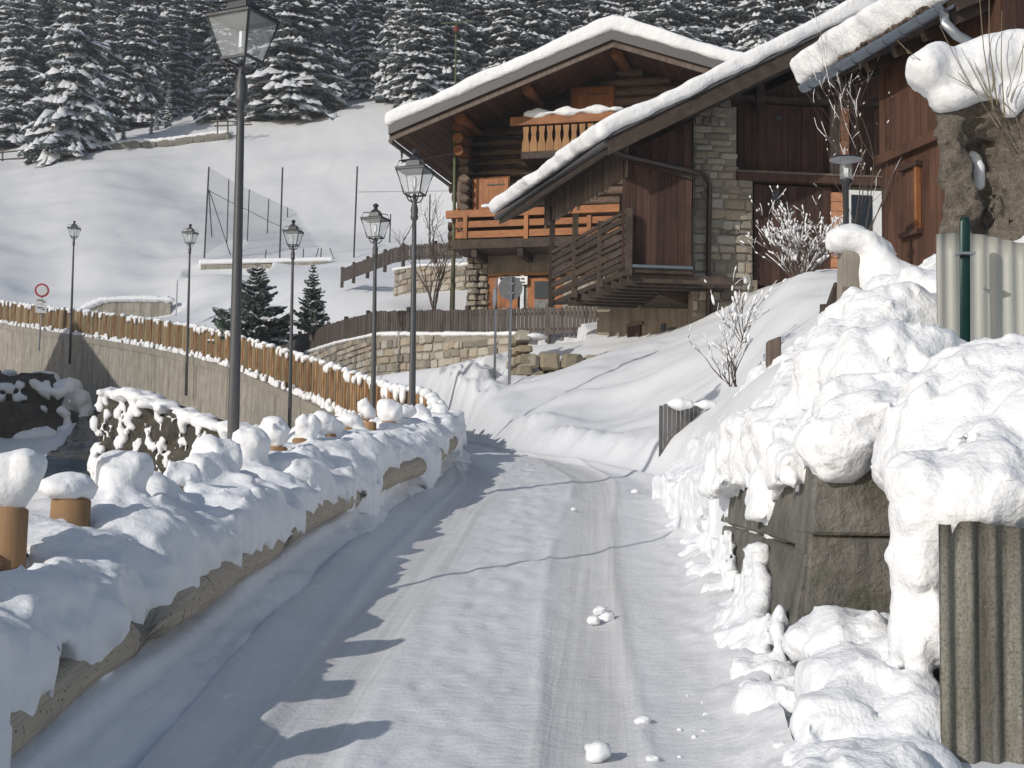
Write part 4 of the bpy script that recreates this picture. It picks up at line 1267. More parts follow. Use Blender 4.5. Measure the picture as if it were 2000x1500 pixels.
MB().hexa([BF.at(up_l := BU(1352, 560), zbase - .5, -.35), BF.at(ue, zbase - .5, -.35), BF.at(ue, zbase - .5, -.02), BF.at(up_l, zbase - .5, -.02)], [BF.at(up_l, zt, -.35), BF.at(ue, zt, -.35), BF.at(ue, zt, -.02), BF.at(up_l, zt, -.02)]).build('plaster_base', M['plaster'], bn)
# dark interior mass behind boards
ui = BU(1296, 400); ux = BU(1990, 300)
poly = [BF.at(ui, zt - .3, -.35), BF.at(ux, zbase, -.35), BF.at(ux, bz(ux) - .35, -.35), BF.at(bur, bz(bur) - .35, -.35), BF.at(ui, bz(ui) - .35, -.35)]
MB().prism(poly, bin_ * 4.5).build('inner_wall', M['barn_dark'], bn)
# stone pillar, a slab of mortar with single stones
up0, up1 = BU(1354, 300), BU(1438, 280); up2 = BU(1470, 450)
zs0, zs1, zm = BZ(1400, 575), BZ(1400, 207), BZ(1440, 352)
MB().hexa([BF.at(up0, zs0 - 1.2, -.32), BF.at(up1, zs0 - 1.2, -.32), BF.at(up1, zs0 - 1.2, .0), BF.at(up0, zs0 - 1.2, .0)], [BF.at(up0, zs1, -.32), BF.at(up1, zs1, -.32), BF.at(up1, zs1, .0), BF.at(up0, zs1, .0)]).build('pillar', M['mortar'], bn)
MB().hexa([BF.at(up1 + .002, zs0 - 1.2, -.32), BF.at(up2, zs0 - 1.2, -.32), BF.at(up2, zs0 - 1.2, -.01), BF.at(up1 + .002, zs0 - 1.2, -.01)], [BF.at(up1 + .002, zm, -.32), BF.at(up2, zm, -.32), BF.at(up2, zm, -.01), BF.at(up1 + .002, zm, -.01)]).build('pillar', M['mortar'], bn)
masonry(BF, bn, lambda u, z: u < up1 - .02 or z < zm - .05, up0 + .01, up2 - .01, zs0 - .5, zs1 - .02, .035, M['stone'], (.10, .24), (.14, .48), .12, .016)
# board fields
zbm = BZ(1580, 347); 
u0, u1 = BU(1440, 280, -.2), BU(1622, 280, -.2)
boards(BF, 'board', M['barn_board'], bn, u0, u1, zbm, BZ(1530, 206, -.2), -.2, .15, .03, .006, .01)
boards(BF, 'board', M['barn_board'], bn, BU(1300, 200, -.1), ux, BZ(1530, 196, -.1), lambda u: bz(u) - .32, -.12, .16, .03, .006, .008)
panel(BF, 'tie_beam', M['barn_dark'], bn, 1345, 196, 1990, 205, -.06, .25)
panel(BF, 'hanging_post', M['barn_dark'], bn, 1478, 128, 1494, 212, .02, .14)
panel(BF, 'sill_beam', M['barn_board'], bn, 1438, 348, 1990, 362, .03, .3)
panel(BF, 'sill_cap', M['barn_grey'], bn, 1438, 343, 1990, 347, .05, .3)
boards(BF, 'board', M['barn_board'], bn, BU(1472, 450, -.15), BU(1624, 450, -.15), BZ(1540, 560, -.15), BZ(1540, 363, -.15), -.15, .17, .03, .006, .01)
panel(BF, 'vent_hole', M['ink'], bn, 1507, 370, 1523, 398, -.125, .03)
c = BF.hit(1521, 230, -.16); r = .085
MB().prism([c + BF.ex * r, c + BF.ez * r, c - BF.ex * r, c - BF.ez * r], bin_ * .04).build('diamond_hole', M['ink'], bn)
panel(BF, 'post', M['barn_grey'], bn, 1622, 200, 1641, 348, -.08, .14)
boards(BF, 'board', M['barn_board'], bn, BU(1660, 280, -.3), ux, zbm, BZ(1700, 206, -.2), -.28, .16, .03, .006, .01)
for (xa, xb, ya, yb_) in ((1642, 1658, 210, 306), (1626, 1648, 376, 560)):
    n_ = 6 if yb_ < 400 else 10
    for i in range(n_):
        y0_, y1_ = ya + (yb_ - ya) * i / n_, ya + (yb_ - ya) * (i + .94) / n_
        panel(BF, 'brick', M['terracotta'], bn, xa + random.uniform(-.6, .6), y0_, xb + random.uniform(-.6, .6), y1_, -.05 + random.uniform(-.01, .01), .12)
panel(BF, 'wall_patch', M['mortar'], bn, 1648, 363, 1990, 560, -.2, .1)
wn = panel(BF, 'window', M['white'], bn, 1656, 372, 1722, 470, -.06, .12)
panel(BF, 'pane', M['window'], wn, 1663, 381, 1704, 470, -.045, .05)
CO = .95
# gallery closet: boards left of the pillar, with a diagonal cover strip
ug0, ug1 = BU(1215, 440, CO), BU(1351, 440, CO)
zg0, zg1 = BZ(1285, 520, CO), BZ(1285, 330, CO)
fz = lambda u: BZ(1226, 309, CO) + (u - BU(1226, 309, CO)) * (BZ(1352, 345, CO) - BZ(1226, 309, CO)) / (BU(1352, 345, CO) - BU(1226, 309, CO))
boards(BF, 'board', M['barn_board'], bn, ug0, ug1, zg0, lambda u: fz(u) - .06, CO, .135, .03, .006, .008)
boards(BF, 'board', M['barn_board'], bn, BU(1226, 300, CO), ug1, lambda u: fz(u) + .02, lambda u: bz(u) - .33, CO - .04, .15, .03, .006, .008)
MB().bar(BF.hit(1222, 309, CO + .04), BF.hit(1352, 346, CO + .04), .05, .10).build('cover_strip', M['barn_dark'], bn)
# deck of the gallery, running back along the side, with posts, rails, hanging hood boards
dk_z = BZ(1290, 524, CO + .2)
dA, dB = BF.at(BU(1234, 524, CO + .2), dk_z, CO + .2), BF.at(BU(1352, 524, CO + .2), dk_z, CO + .2)
MB().hexa([BF.at(ug1 - .04, zg0, -.1), BF.at(ug1, zg0, -.1), BF.at(ug1, zg0, CO - .04), BF.at(ug1 - .04, zg0, CO - .04)], [BF.at(ug1 - .04, bz(ug1) - .34, -.1), BF.at(ug1, bz(ug1) - .34, -.1), BF.at(ug1, bz(ug1) - .34, CO - .04), BF.at(ug1 - .04, bz(ug1) - .34, CO - .04)]).build('closet_side', M['barn_board'], bn)
dC, dD = dB + sd * 4.0, dA + sd * 4.6
MB().add([dA - Vector((0, 0, .09)), dB - Vector((0, 0, .09)), dC - Vector((0, 0, .09)), dD - Vector((0, 0, .09)), dA, dB, dC, dD], [(3, 2, 1, 0), (4, 5, 6, 7), (0, 1, 5, 4), (1, 2, 6, 5), (2, 3, 7, 6), (3, 0, 4, 7)]).build('gallery_floor', M['barn_dark'], bn)
MB().bar(dA + Vector((0, 0, .02)), dB + Vector((0, 0, .02)), .12, .05).build('floor_edge', M['zinc'], bn)
for i in range(9):
    p = dA + sd * (.2 + .42 * i) - Vector((0, 0, .17))
    MB().bar(p, p + BF.ex * 2.2, .12, .14).build('joist', M['barn_dark'], bn)
base = dA + BF.ex * -.06
for d, zt_ in ((.0, 1.1), (1.5, 1.15), (3.0, 1.6), (4.5, 2.05)):
    p = base + sd * d
    MB().bar(p - Vector((0, 0, .15)), p + Vector((0, 0, zt_)), .12, .12).build('gallery_post', M['barn_dark'], bn)
for zz in (.08, .22, .36, .50, .63, .80, .95, 1.08):
    MB().bar(base + sd * -.05 + Vector((0, 0, zz)), base + sd * 4.6 + Vector((0, 0, zz - random.uniform(-.04, .10))), .04, random.uniform(.06, .12)).build('gallery_rail', M['barn_dark'], bn)
SF = Frame(base, side_ang)                                   # the gallery's outer plane
hz0 = BZ(1225, 352, .1); 
ua, ub = SF.uw(base + sd * .1)[0], SF.uw(base + sd * 5.0)[0]
lo, hi = min(ua, ub), max(ua, ub)
boards(SF, 'hood_board', M['barn_grey'], bn, lo, hi, lambda u: hz0 - .18, lambda u: hz0 + .98, .02, .15, .03, .01, .012, .06)
# roof
EL = 7.0
def broof(u, d, dz=0.0): return side_pt(u, bz(u) + dz, d)
def quadslab(name, mat, ua, ub, d0, d1, z0, z1):
    return MB().hexa([broof(ua, d0, z0), broof(ub, d0, z0), broof(ub, d1, z0), broof(ua, d1, z0)], [broof(ua, d0, z1), broof(ub, d0, z1), broof(ub, d1, z1), broof(ua, d1, z1)]).build(name, mat, bn)
for i in range(26):
    a = bu0 + (bur - bu0) * i / 26; bb = bu0 + (bur - bu0) * (i + .93) / 26
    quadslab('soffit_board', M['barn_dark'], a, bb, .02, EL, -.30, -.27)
quadslab('roof_deck', M['barn_dark'], bu0, bur, .02, EL, -.26, -.06)
quadslab('verge_board', M['barn_dark'], bu0, bur, -.06, -.0, -.34, -.02)
quadslab('verge_cap', M['fascia'], bu0 - .05, bur, -.10, .02, -.018, .03)
quadslab('roof_deck', M['barn_dark'], bur + .01, bur + 5, .02, EL, -.26, -.06)
for d in (1.0, 3.0):
    pass
g = broof(bu0 - .03, -.02, -.1)
MB().tube([g, g + sd * (EL + .1)], .075, 10).build('gutter', M['fascia'], bn)
dp = [g + sd * .1 + Vector((0, 0, -.05)), BF.hit(1188, 290, VO - .2), BF.hit(1225, 305, CO + .25), BF.hit(1345, 333, CO + .12), BF.hit(1374, 341, .55), BF.hit(1386, 360, .14), BF.hit(1384, 480, .1), BF.at(BU(1383, 600), zbase, .1)]
MB().tube(dp, .052, 10).build('downpipe', M['pipe'], bn, smooth=True)
upd = (broof(bur, 0) - broof(bu0, 0)).normalized(); nn = sd.cross(upd).normalized()
if nn.z < 0: nn = -nn
slab_snow('roof_snow', broof(bu0 - .12, -.16, .03), sd, upd, nn, EL + .3, (broof(bur, 0) - broof(bu0, 0)).length + .3, .29, .05, M['snow_roof'], bn, .025, .12, sc=.4)
# openings low in the plaster
panel(PF, 'cellar_door', M['barn_board'], bn, 1224, 636, 1250, 680, .04, .06)
panel(PF, 'cellar_lintel', M['barn_grey'], bn, 1221, 631, 1253, 636, .07, .1)
panel(PF, 'vent_hole', M['ink'], bn, 1290, 632, 1298, 654, .04, .05)
panel(PF, 'vent_hole', M['ink'], bn, 1304, 640, 1316, 650, .04, .05)

# ------------------------------------------------------------------ boarded house with the zinc gutter
GA, GB = Q(1852, 14, 15.0), Q(1570, 176, 18.1)
GB.z = GA.z
gd = (GB - GA); glen = gd.length; gd.normalize()
hs = thing('boarded_house', (5.0, 16.6, GA.z - 3.2), 'red-brown boarded house with a zinc gutter and deep overhanging roof snow', 'house')
gin = Vector((gd.y, -gd.x, 0)); gin = gin if gin.x > 0 else -gin          # from gutter towards the wall
WO = GA + gin * .62
HF = Frame(WO, math.degrees(math.atan2(gd.y, gd.x)))
HU = lambda px, py, off=0: HF.uw(HF.hit(px, py, off))[0]
HZ = lambda px, py, off=0: HF.hit(px, py, off).z
uf = HU(1722, 300); un = HF.uw(WO - gd * .1)[0]
lo, hi = min(uf, un), max(uf, un)
ztop = GA.z + .20; zbm_ = HZ(1780, 287); zbot = HZ(1780, 540) - .8
# body: the side wall and the gable end facing the road
poly = [HF.at(lo, zbot, -.06), HF.at(hi, zbot, -.06), HF.at(hi, ztop, -.06), HF.at(lo, ztop, -.06)]
MB().prism(poly, gin * 4.2).build('inner_wall', M['barn_dark'], hs)
boards(HF, 'board', M['house_board'], hs, lo, hi, zbm_ + .06, ztop, .03, .13, .03, .004, .004)
boards(HF, 'board', M['house_board'], hs, lo, hi, zbot, zbm_ - .06, -.0, .13, .03, .004, .004)
MB().hexa([HF.at(lo, zbm_ - .08, .01), HF.at(hi, zbm_ - .08, .01), HF.at(hi, zbm_ - .08, .09), HF.at(lo, zbm_ - .08, .09)], [HF.at(lo, zbm_ + .08, .01), HF.at(hi, zbm_ + .08, .01), HF.at(hi, zbm_ + .04, .09), HF.at(lo, zbm_ + .04, .09)]).build('drip_beam', M['house_board'], hs)
u0, u1, z0, z1 = rect(HF, 1772, 330, 1797, 452)
u0, u1 = min(u0, u1), max(u0, u1)
shp = thing
MB().box(HF.at((u0 + u1) / 2, (z0 + z1) / 2, .012), HF.ex * (u1 - u0), HF.n * .03, (0, 0, z1 - z0)).build('shutter', M['house_board'], hs)
for zz in (z0 - .03, z1 + .03):
    MB().box(HF.at((u0 + u1) / 2, zz, .04), HF.ex * (u1 - u0 + .12), HF.n * .10, (0, 0, .06)).build('shutter_rail', M['barn_board'], hs)
MB().box(HF.at(u0 if HF.ex.y > 0 else u1, (z0 + z1) / 2, .035), HF.ex * .05, HF.n * .06, (0, 0, z1 - z0)).build('shutter_jamb', M['chalet_beam'], hs)
# gable end towards the camera
GF = Frame(HF.at(un, zbot, 0), math.degrees(math.atan2(gin.y, gin.x)))
gu = GF.uw(HF.at(un, 0, 0))[0]
sl = .48
boards(GF, 'board', M['barn_board'], hs, gu, gu + 4.0, zbot, lambda u: ztop + (u - gu) * sl, .02, .16, .03, .004, .004)
# roof planes, gutter, downpipe
rs_ = Vector((gin.x, gin.y, sl)).normalized(); rn = Vector((-gin.x * sl, -gin.y * sl, 1)).normalized()
E0 = GA - gd * .05 + gin * .06 + Vector((0, 0, .10))
MB().add([E0, E0 + gd * (glen + .1), E0 + gd * (glen + .1) + rs_ * 4.6, E0 + rs_ * 4.6] + [p - rn * .14 for p in (E0, E0 + gd * (glen + .1), E0 + gd * (glen + .1) + rs_ * 4.6, E0 + rs_ * 4.6)],
         [(0, 1, 2, 3), (7, 6, 5, 4), (0, 4, 5, 1), (1, 5, 6, 2), (2, 6, 7, 3), (3, 7, 4, 0)]).build('roof_deck', M['barn_dark'], hs)
for i in range(6):
    p = E0 + gd * (.15 + (glen - .2) * i / 5) - rn * .20
    MB().bar(p, p + rs_ * 2.0, .09, .12).build('rafter', M['barn_dark'], hs)
gt = MB(); n_ = 10
for ring in range(2):
    pass
seg = 12
r0, r1 = .085, .078
vs_, fs_ = [], []
for e, P in enumerate((GA, GA + gd * glen)):
    for r in (r0, r1):
        for k in range(seg + 1):
            a = math.pi * k / seg
            vs_.append(P + gin * (-math.cos(a) * r) + Vector((0, 0, -math.sin(a) * r + .05)))
m_ = seg + 1
for k in range(seg):
    fs_ += [(k, k + 1, 2 * m_ + k + 1, 2 * m_ + k), (m_ + k + 1, m_ + k, 3 * m_ + k, 3 * m_ + k + 1)]
for a_, b_ in ((0, 0), (seg, seg)):
    fs_ += [(a_, m_ + a_, 3 * m_ + a_, 2 * m_ + a_)]
gu_ = MB().add(vs_, fs_).build('gutter', M['zinc'], hs, smooth=False)
for i in range(9):
    P = GA + gd * (glen * (i + .4) / 9)
    MB().tube([P + gin * (-math.cos(math.pi * k / 8) * .092) + Vector((0, 0, -math.sin(math.pi * k / 8) * .092 + .05)) for k in range(9)], .008, 5).build('bracket', M['zinc'], gu_)
dpp = [GA + gd * .08 - Vector((0, 0, .02)), GA + gd * .06 - Vector((0, 0, .16)), GA + gd * .0 + gin * .1 - Vector((0, 0, .30)), GA - gd * .02 + gin * .42 - Vector((0, 0, .44)), GA - gd * .02 + gin * .60 - Vector((0, 0, .6)), GA - gd * .02 + gin * .62 - Vector((0, 0, 3.2))]
MB().tube(dpp, .055, 10).build('downpipe', M['galv'], hs, smooth=True)
slab_snow('roof_snow', E0 + gd * .1 + rn * .02 - rs_ * .02, gd, rs_, rn, glen + .25, 4.6, .40, .04, M['snow_roof'], hs, .025, .08, sc=.4)
moss = MB()
for i in range(140):
    P = E0 + gd * (random.choice((.5, 1.1, 1.7, 2.2)) + random.gauss(0, .14)) + rn * random.uniform(.0, .07) - rs_ * random.uniform(.02, .05)
    moss.ellip(P, (random.uniform(.02, .06), .03, random.uniform(.012, .03)), 5, 4)
o = moss.build('moss', M['twig'], hs); o['kind'] = 'stuff'
# ------------------------------------------------------------------ retaining wall by the road
rw = thing('roadside_wall', (1.5, 7.5, float(ZR(7.5))), 'low mossy concrete block wall beside the road, half under hanging snow', 'wall')
def wall_xy(y, top):                                         # battered face
    foot = np.interp(y, [6.5, 8, 9.6, 11], [1.20, 1.27, 1.34, 1.42]); head = np.interp(y, [6.5, 8, 9.6, 11], [1.46, 1.44, 1.43, 1.50])
    return float(head if top else foot)
ztop_w = lambda y: float(np.interp(y, [6.4, 8, 9.6, 11], [2.02, 2.02, 1.98, 1.95]))
yy = [6.62, 7.2, 7.9, 8.6, 9.3, 10.2]
for i in range(len(yy) - 1):
    a, b_ = yy[i] + .004, yy[i + 1] - .004
    zb0, zb1 = float(ZR(a)) - .3, float(ZR(b_)) - .3
    for lev in range(3):
        t0, t1 = lev / 3, (lev + 1) / 3 - .012
        def pt(y, t, back=0.0, zb_=0.0):
            return Vector((wall_xy(y, False) + (wall_xy(y, True) - wall_xy(y, False)) * t + back, y, zb_ + (ztop_w(y) - zb_) * t))
        j = random.uniform(-.012, .012)
        MB().hexa([pt(a, t0, j, zb0), pt(b_, t0, j, zb1), pt(b_, t0, .35, zb1), pt(a, t0, .35, zb0)], [pt(a, t1, j, zb0), pt(b_, t1, j, zb1), pt(b_, t1, .35, zb1), pt(a, t1, .35, zb0)]).build('block', M['concrete_dark'], rw, bevel=.012)
# end face towards the camera
for (x0, x1, z0, z1, dy) in ((1.40, 1.93, 1.96, 2.06, .01), (1.385, 1.94, 1.62, 1.955, -.01), (1.36, 1.95, 1.25, 1.615, .0), (1.32, 1.96, .60, 1.245, -.015)):
    MB().hexa([(x0, 6.60 + dy, z0), (x1, 6.56 + dy, z0), (x1, 6.95, z0), (x0, 6.95, z0)], [(x0 + .03, 6.62 + dy, z1), (x1, 6.58 + dy, z1), (x1, 6.95, z1), (x0 + .03, 6.95, z1)]).build('end_block', M['concrete_dark'], rw, bevel=.015)
MB().hexa([(1.49, 5.62, .3), (2.35, 5.62, .3), (2.35, 6.7, .3), (1.90, 6.7, .3)], [(1.53, 5.62, 1.74), (2.35, 5.62, 1.74), (2.35, 6.7, 2.0), (1.93, 6.7, 2.0)]).build('return_wall', M['concrete_dark'], rw, bevel=.02)

# ------------------------------------------------------------------ snow that hangs over it
hs_ = Snow((.95, 4.4, .3), (4.0, 13.6, 3.9), .029)
def hill(X, Y):
    head = np.interp(Y, [6.4, 8, 9.6, 11, 13], [1.46, 1.44, 1.43, 1.45, 1.5]) + .03 * vnoise(Y / .25, 2.0, 1.0)
    r = RIGHT(X, Y) + .05 * fbm(X / .7, Y / .7, 2.0, 2)
    foot = ZR(Y) + .06
    up = sstep(0, 1, (X - head + .02) / np.interp(Y, [6, 9.5, 11.5, 13.2], [.16, .2, .55, .6]))
    low = np.interp(Y, [6.4, 9.6, 10.8, 12], [2.0, 2.0, 1.9, 0]) 
    low = np.where(Y > 10.3, np.maximum(foot, 0), low)
    h = low + (r - low) * up
    h = np.where((X < head - .02) & (Y < 10.4), -4, h)
    h = np.where(X < XR(Y) + .03 + .05 * vnoise(Y / .2, X / .3, 3.0), -4, h)
    return np.where(Y < 6.78, -4, h)
X_, Y_ = np.meshgrid(hs_.ax[0], hs_.ax[1], indexing='ij')
Hh = hill(X_, Y_)
hs_.F = np.minimum(hs_.F, ((hs_.ax[2][None, None, :] - Hh[:, :, None]) * .7).astype(np.float32))
rr = random.Random(3)
# the overhanging lip along the wall face, ragged below
hd = np.interp(Y_, [6.4, 8, 9.6, 11, 13], [1.46, 1.44, 1.43, 1.45, 1.5])
lip = hd - .09 - .05 * vnoise(Y_ / .3, 3.0, 2.0) - .03 * vnoise(Y_ / .1, 7.0, 2.0)
droop = .27 + .17 * np.clip(vnoise(Y_ / .6, 1.0, 9.0) * 1.4, -.9, 1) + .035 * vnoise(Y_ / .15, 5.0, 4.0) + .35 * sstep(9.3, 10.6, Y_)
zt_ = np.interp(Y_, [6.4, 9.6, 10.8], [2.03, 2.0, 1.97])
Z3 = hs_.ax[2][None, None, :]
top_l = np.maximum(RIGHT(np.maximum(X_, hd + .10), Y_), zt_ + .08)
fl = np.maximum(np.maximum((lip[:, :, None] + .05 * (Z3 - zt_[:, :, None]) - X_[:, :, None]), (zt_ - droop)[:, :, None] - Z3), (Z3 - top_l[:, :, None] + .6 * np.clip(hd + .12 - X_, 0, 1)[:, :, None]) * .7)
fl = np.maximum(fl, np.maximum((X_ - hd - .25)[:, :, None], np.where(Y_ < 6.85, 6.85 - Y_, -9)[:, :, None]))
hs_.F = smin(hs_.F, fl.astype(np.float32), .08)
# draped mass above the end face
for (px, py, Y, r) in ((1650, 850, 6.66, .10), (1650, 800, 6.85, .16), (1720, 800, 6.82, .15), (1790, 800, 6.8, .15), (1700, 730, 7.2, .24), (1780, 720, 7.2, .24), (1640, 720, 7.7, .22), (1720, 650, 7.9, .25), (1790, 640, 7.9, .22), (1680, 640, 8.5, .22),
                       (1640, 890, 6.58, .045), (1655, 905, 6.56, .04), (1625, 870, 6.6, .06), (1760, 835, 6.64, .08), (1700, 825, 6.64, .07), (1680, 850, 6.6, .05), (1800, 590, 8.6, .2), (1740, 590, 8.9, .18)):
    c = Q(px, py, Y); hs_.blob(c, (r, r, r * .85), .18)
# ploughed spill at the wall foot
for i in range(150):
    y = rr.uniform(4.5, 13.0); x = float(XR(y)) + abs(rr.gauss(0, .10)) - .02
    if x > np.interp(y, [6.5, 8, 9.6, 13], [1.25, 1.3, 1.38, 1.6]): x -= .15
    r = rr.uniform(.03, .075)
    hs_.blob((x, y, float(ZR(y)) + .05 + .35 * max(0, x - float(XR(y)))), (r * rr.uniform(1, 1.5), r * rr.uniform(1, 1.5), r), .06)
for i in range(300):                                          # snow plastered on the lower wall face
    y = rr.uniform(6.7, 10.3); t = rr.random() ** 1.2 * (.18 + .30 * math.sin(y * 2.6 + .6) ** 2)
    x = wall_xy(y, False) + (wall_xy(y, True) - wall_xy(y, False)) * t - .01
    hs_.blob((x, y, float(ZR(y)) + (2.0 - float(ZR(y))) * t), (.020, rr.uniform(.02, .05), rr.uniform(.025, .07)), .02)
# ledge cushion in front of the end face and the broken lumps under it
for (px, py, Y, rx, ry, rz) in ((1645, 1240, 6.2, .17, .28, .10), (1600, 1262, 6.15, .12, .26, .09), (1700, 1250, 6.2, .13, .28, .10), (1735, 1262, 6.25, .06, .2, .08),
                                (1600, 1350, 5.75, .11, .22, .13), (1650, 1350, 5.72, .15, .24, .15), (1690, 1370, 5.65, .12, .22, .15), (1640, 1420, 5.5, .13, .24, .16)):
    c = Q(px, py, Y); hs_.blob(c, (rx, ry, rz), .06)
for i in range(70):
    px, py = rr.uniform(1560, 1795), rr.uniform(1400, 1600); Y = 5.5 - (py - 1400) * .0035 + rr.uniform(-.05, .05)
    r = rr.uniform(.05, .12); hs_.blob(Q(px, py, Y), (r, r * 1.3, r), .06)
for i in range(26):
    px, py = rr.uniform(1735, 1800), rr.uniform(1290, 1420); r = rr.uniform(.03, .07); hs_.blob(Q(px, py, 5.75), (r, r * 1.5, r * 1.5), .05)
# thin crust clinging to the return wall, and the hump on top of the sheet
for i in range(90):
    py = rr.uniform(930, 1265); px = rr.uniform(1755 + (py - 930) * .06, 1822); r = rr.uniform(.03, .06)
    hs_.blob(Q(px, py, 5.5 if px > 1800 else 5.56), (r, r * 1.2, r * 1.3), .05)
for (px, py, Y, r) in ((1785, 920, 6.2, .14), (1800, 880, 6.25, .18), (1850, 880, 6.05, .22), (1930, 870, 6.05, .24), (1900, 800, 6.2, .24), (1970, 790, 6.2, .26), (1840, 940, 5.85, .16), (1900, 940, 5.75, .18), (1970, 930, 5.75, .2), (2050, 880, 5.85, .28), (2060, 800, 6.2, .3), (1820, 960, 5.65, .10),
                       (1860, 985, 5.4, .085), (1930, 985, 5.4, .10), (1990, 985, 5.4, .10), (1900, 970, 5.5, .12), (1950, 960, 5.5, .14)):
    c = Q(px, py, Y); hs_.blob(c, (r, r, r * .9), .16)
hs_.noise(.04, .38, 2)
hs_.billow(.032, .17, 3)
hs_.billow(.014, .06, 2)
tag(hs_.build('snow_slope', M['snow_clump']), 'lumpy snow draped over the roadside wall and bank', 'snow', kind='stuff')

# crumbs thrown up along the road's right edge
cr = MB()
for i in range(900):
    y = 4.2 + 9.5 * rr.random() ** 1.3; x = float(XR(y)) + rr.gauss(-.02, .12)
    if x > float(XR(y)) + .12: continue
    r = rr.choice((.005, .006, .008, .010, .014)) * rr.uniform(.8, 1.2)
    cr.ellip((x, y, float(ZR(y)) + .004 + .05 * max(0, (x - float(XR(y)) + .1))), (r * rr.uniform(.9, 1.6), r * rr.uniform(.9, 1.6), r * .8), 5, 4)
tag(cr.build('snow_crumbs', M['snow'], None, smooth=True, fix=False), 'small snow crumbs scattered along the foot of the roadside wall', 'snow', kind='stuff')
# loose clods on the road
for i, (px, py, Y, r) in enumerate(((1168, 1478, 5.5, .045), (1255, 1410, 5.9, .025), (1185, 1210, 8.0, .035), (1160, 1215, 7.95, .03), (1172, 1196, 8.1, .032), (1240, 962, 13.8, .03), (1275, 1485, 5.45, .022), (1120, 995, 12.5, .02))):
    bm = bmesh.new(); bmesh.ops.create_icosphere(bm, subdivisions=3, radius=1.0)
    for v in bm.verts:
        k = 1 + .25 * float(fbm(v.co.x * 1.5 + i * 7, v.co.y * 1.5, v.co.z * 1.5, 3))
        v.co = Vector((v.co.x * r * 1.25 * k, v.co.y * r * k, v.co.z * r * .85 * k))
    me = bpy.data.meshes.new('snow_clod'); bm.to_mesh(me); bm.free(); me.materials.append(M['snow'])
    me.polygons.foreach_set('use_smooth', [True] * len(me.polygons))
    p = Q(px, py, Y); yy_ = p.y
    d = ray(px, py); tt_ = 1.0
    for _ in range(40):                                       # where that ray meets the road
        q = EYE + d * tt_
        tt_ *= 1 + (q.z - (float(ZR(q.y)) + .01)) * .25
    q = EYE + d * tt_
    o = link('snow_clod', me, None, (q.x, q.y, float(ZR(q.y)) + r * .6))
    tag(o, 'loose snow clod lying on the packed road', 'snow clod', 'loose snow clods on the road')

# ------------------------------------------------------------------ corrugated sheets
def corrugated(p0, ux, L, H, pitch, amp, th, top_fn=None, n=None):
    n = n or int(L / pitch * 12); vs_ = []; fs_ = []
    up = Vector((0, 0, 1)); nrm = ux.cross(up).normalized()
    rows = 14
    for side in (0, 1):
        for j in range(rows + 1):
            for i in range(n + 1):
                u = L * i / n
                top = H + (top_fn(u) if top_fn else 0)
                z = top * j / rows
                vs_.append(p0 + ux * u + up * z + nrm * (amp * math.sin(2 * math.pi * u / pitch) + side * th))
    m_ = (rows + 1) * (n + 1)
    for side in (0, 1):
        for j in range(rows):
            for i in range(n):
                q = side * m_ + j * (n + 1) + i
                f = (q, q + 1, q + n + 2, q + n + 1)
                fs_.append(f if side else f[::-1])
    for i in range(n):
        fs_.append((rows * (n + 1) + i, rows * (n + 1) + i + 1, m_ + rows * (n + 1) + i + 1, m_ + rows * (n + 1) + i))
    for j in range(rows):
        fs_.append((j * (n + 1), (j + 1) * (n + 1), m_ + (j + 1) * (n + 1), m_ + j * (n + 1)))
    return MB().add(vs_, fs_)
def sheet_mat():
    m, t, b = new_mat('lichened_fibre_cement')
    v = coords(t)
    n1 = noise_n(t, coords(t, (6, 6, .45)), 1.5, 7, .7)
    col = ramp(t, n1, [(.30, (.05, .048, .042)), (.46, (.18, .17, .145)), (.60, (.29, .275, .235)), (.75, (.40, .385, .33))])
    sp = noise_n(t, v, 90, 4, .75)
    big = noise_n(t, coords(t, (1, 1, .6)), 3.5, 5, .7)
    col = mix(t, col, (.035, .034, .028), ramp(t, sp, [(.48, (0, 0, 0)), (.66, (.7, .7, .7))]))
    col = mix(t, col, (.10, .095, .05), ramp(t, big, [(.5, (0, 0, 0)), (.75, (.55, .55, .55))]))
    col = mix(t, col, (.45, .43, .34), ramp(t, noise_n(t, v, 60, 3, .7), [(.64, (0, 0, 0)), (.74, (.5, .5, .5))]))
    t.links.new(col, b.inputs['Base Color']); b.inputs['Roughness'].default_value = .92
    bump(t, b, noise_n(t, v, 70, 5, .7), .6, .01)
    return m
M['sheet'] = sheet_mat()
def pvc_mat():
    m, t, b = new_mat('weathered_corrugated_plastic')
    g = noise_n(t, coords(t, (12, 12, .4)), 1.0, 5, .6)
    z = node(t, 'ShaderNodeSeparateXYZ'); t.links.new(coords(t), z.inputs[0])
    col = ramp(t, g, [(.3, (.46, .47, .44)), (.7, (.66, .66, .60))])
    t.links.new(col, b.inputs['Base Color']); b.inputs['Roughness'].default_value = .3
    b.inputs['Transmission Weight'].default_value = .0
    tl = t.nodes.new('ShaderNodeBsdfTranslucent'); t.links.new(col, tl.inputs[0])
    ms = t.nodes.new('ShaderNodeMixShader'); ms.inputs[0].default_value = .35
    t.links.new(b.outputs[0], ms.inputs[1]); t.links.new(tl.outputs[0], ms.inputs[2])
    t.links.new(ms.outputs[0], t.nodes['Material Output'].inputs['Surface'])
    return m
M['pvc'] = pvc_mat()
p = Q(1838, 1018, 5.2)
def broken(u): return -.03 - .05 * max(0, math.sin(u * 40)) * (1 if .05 < u < .16 else .15) + .012 * math.sin(u * 13)
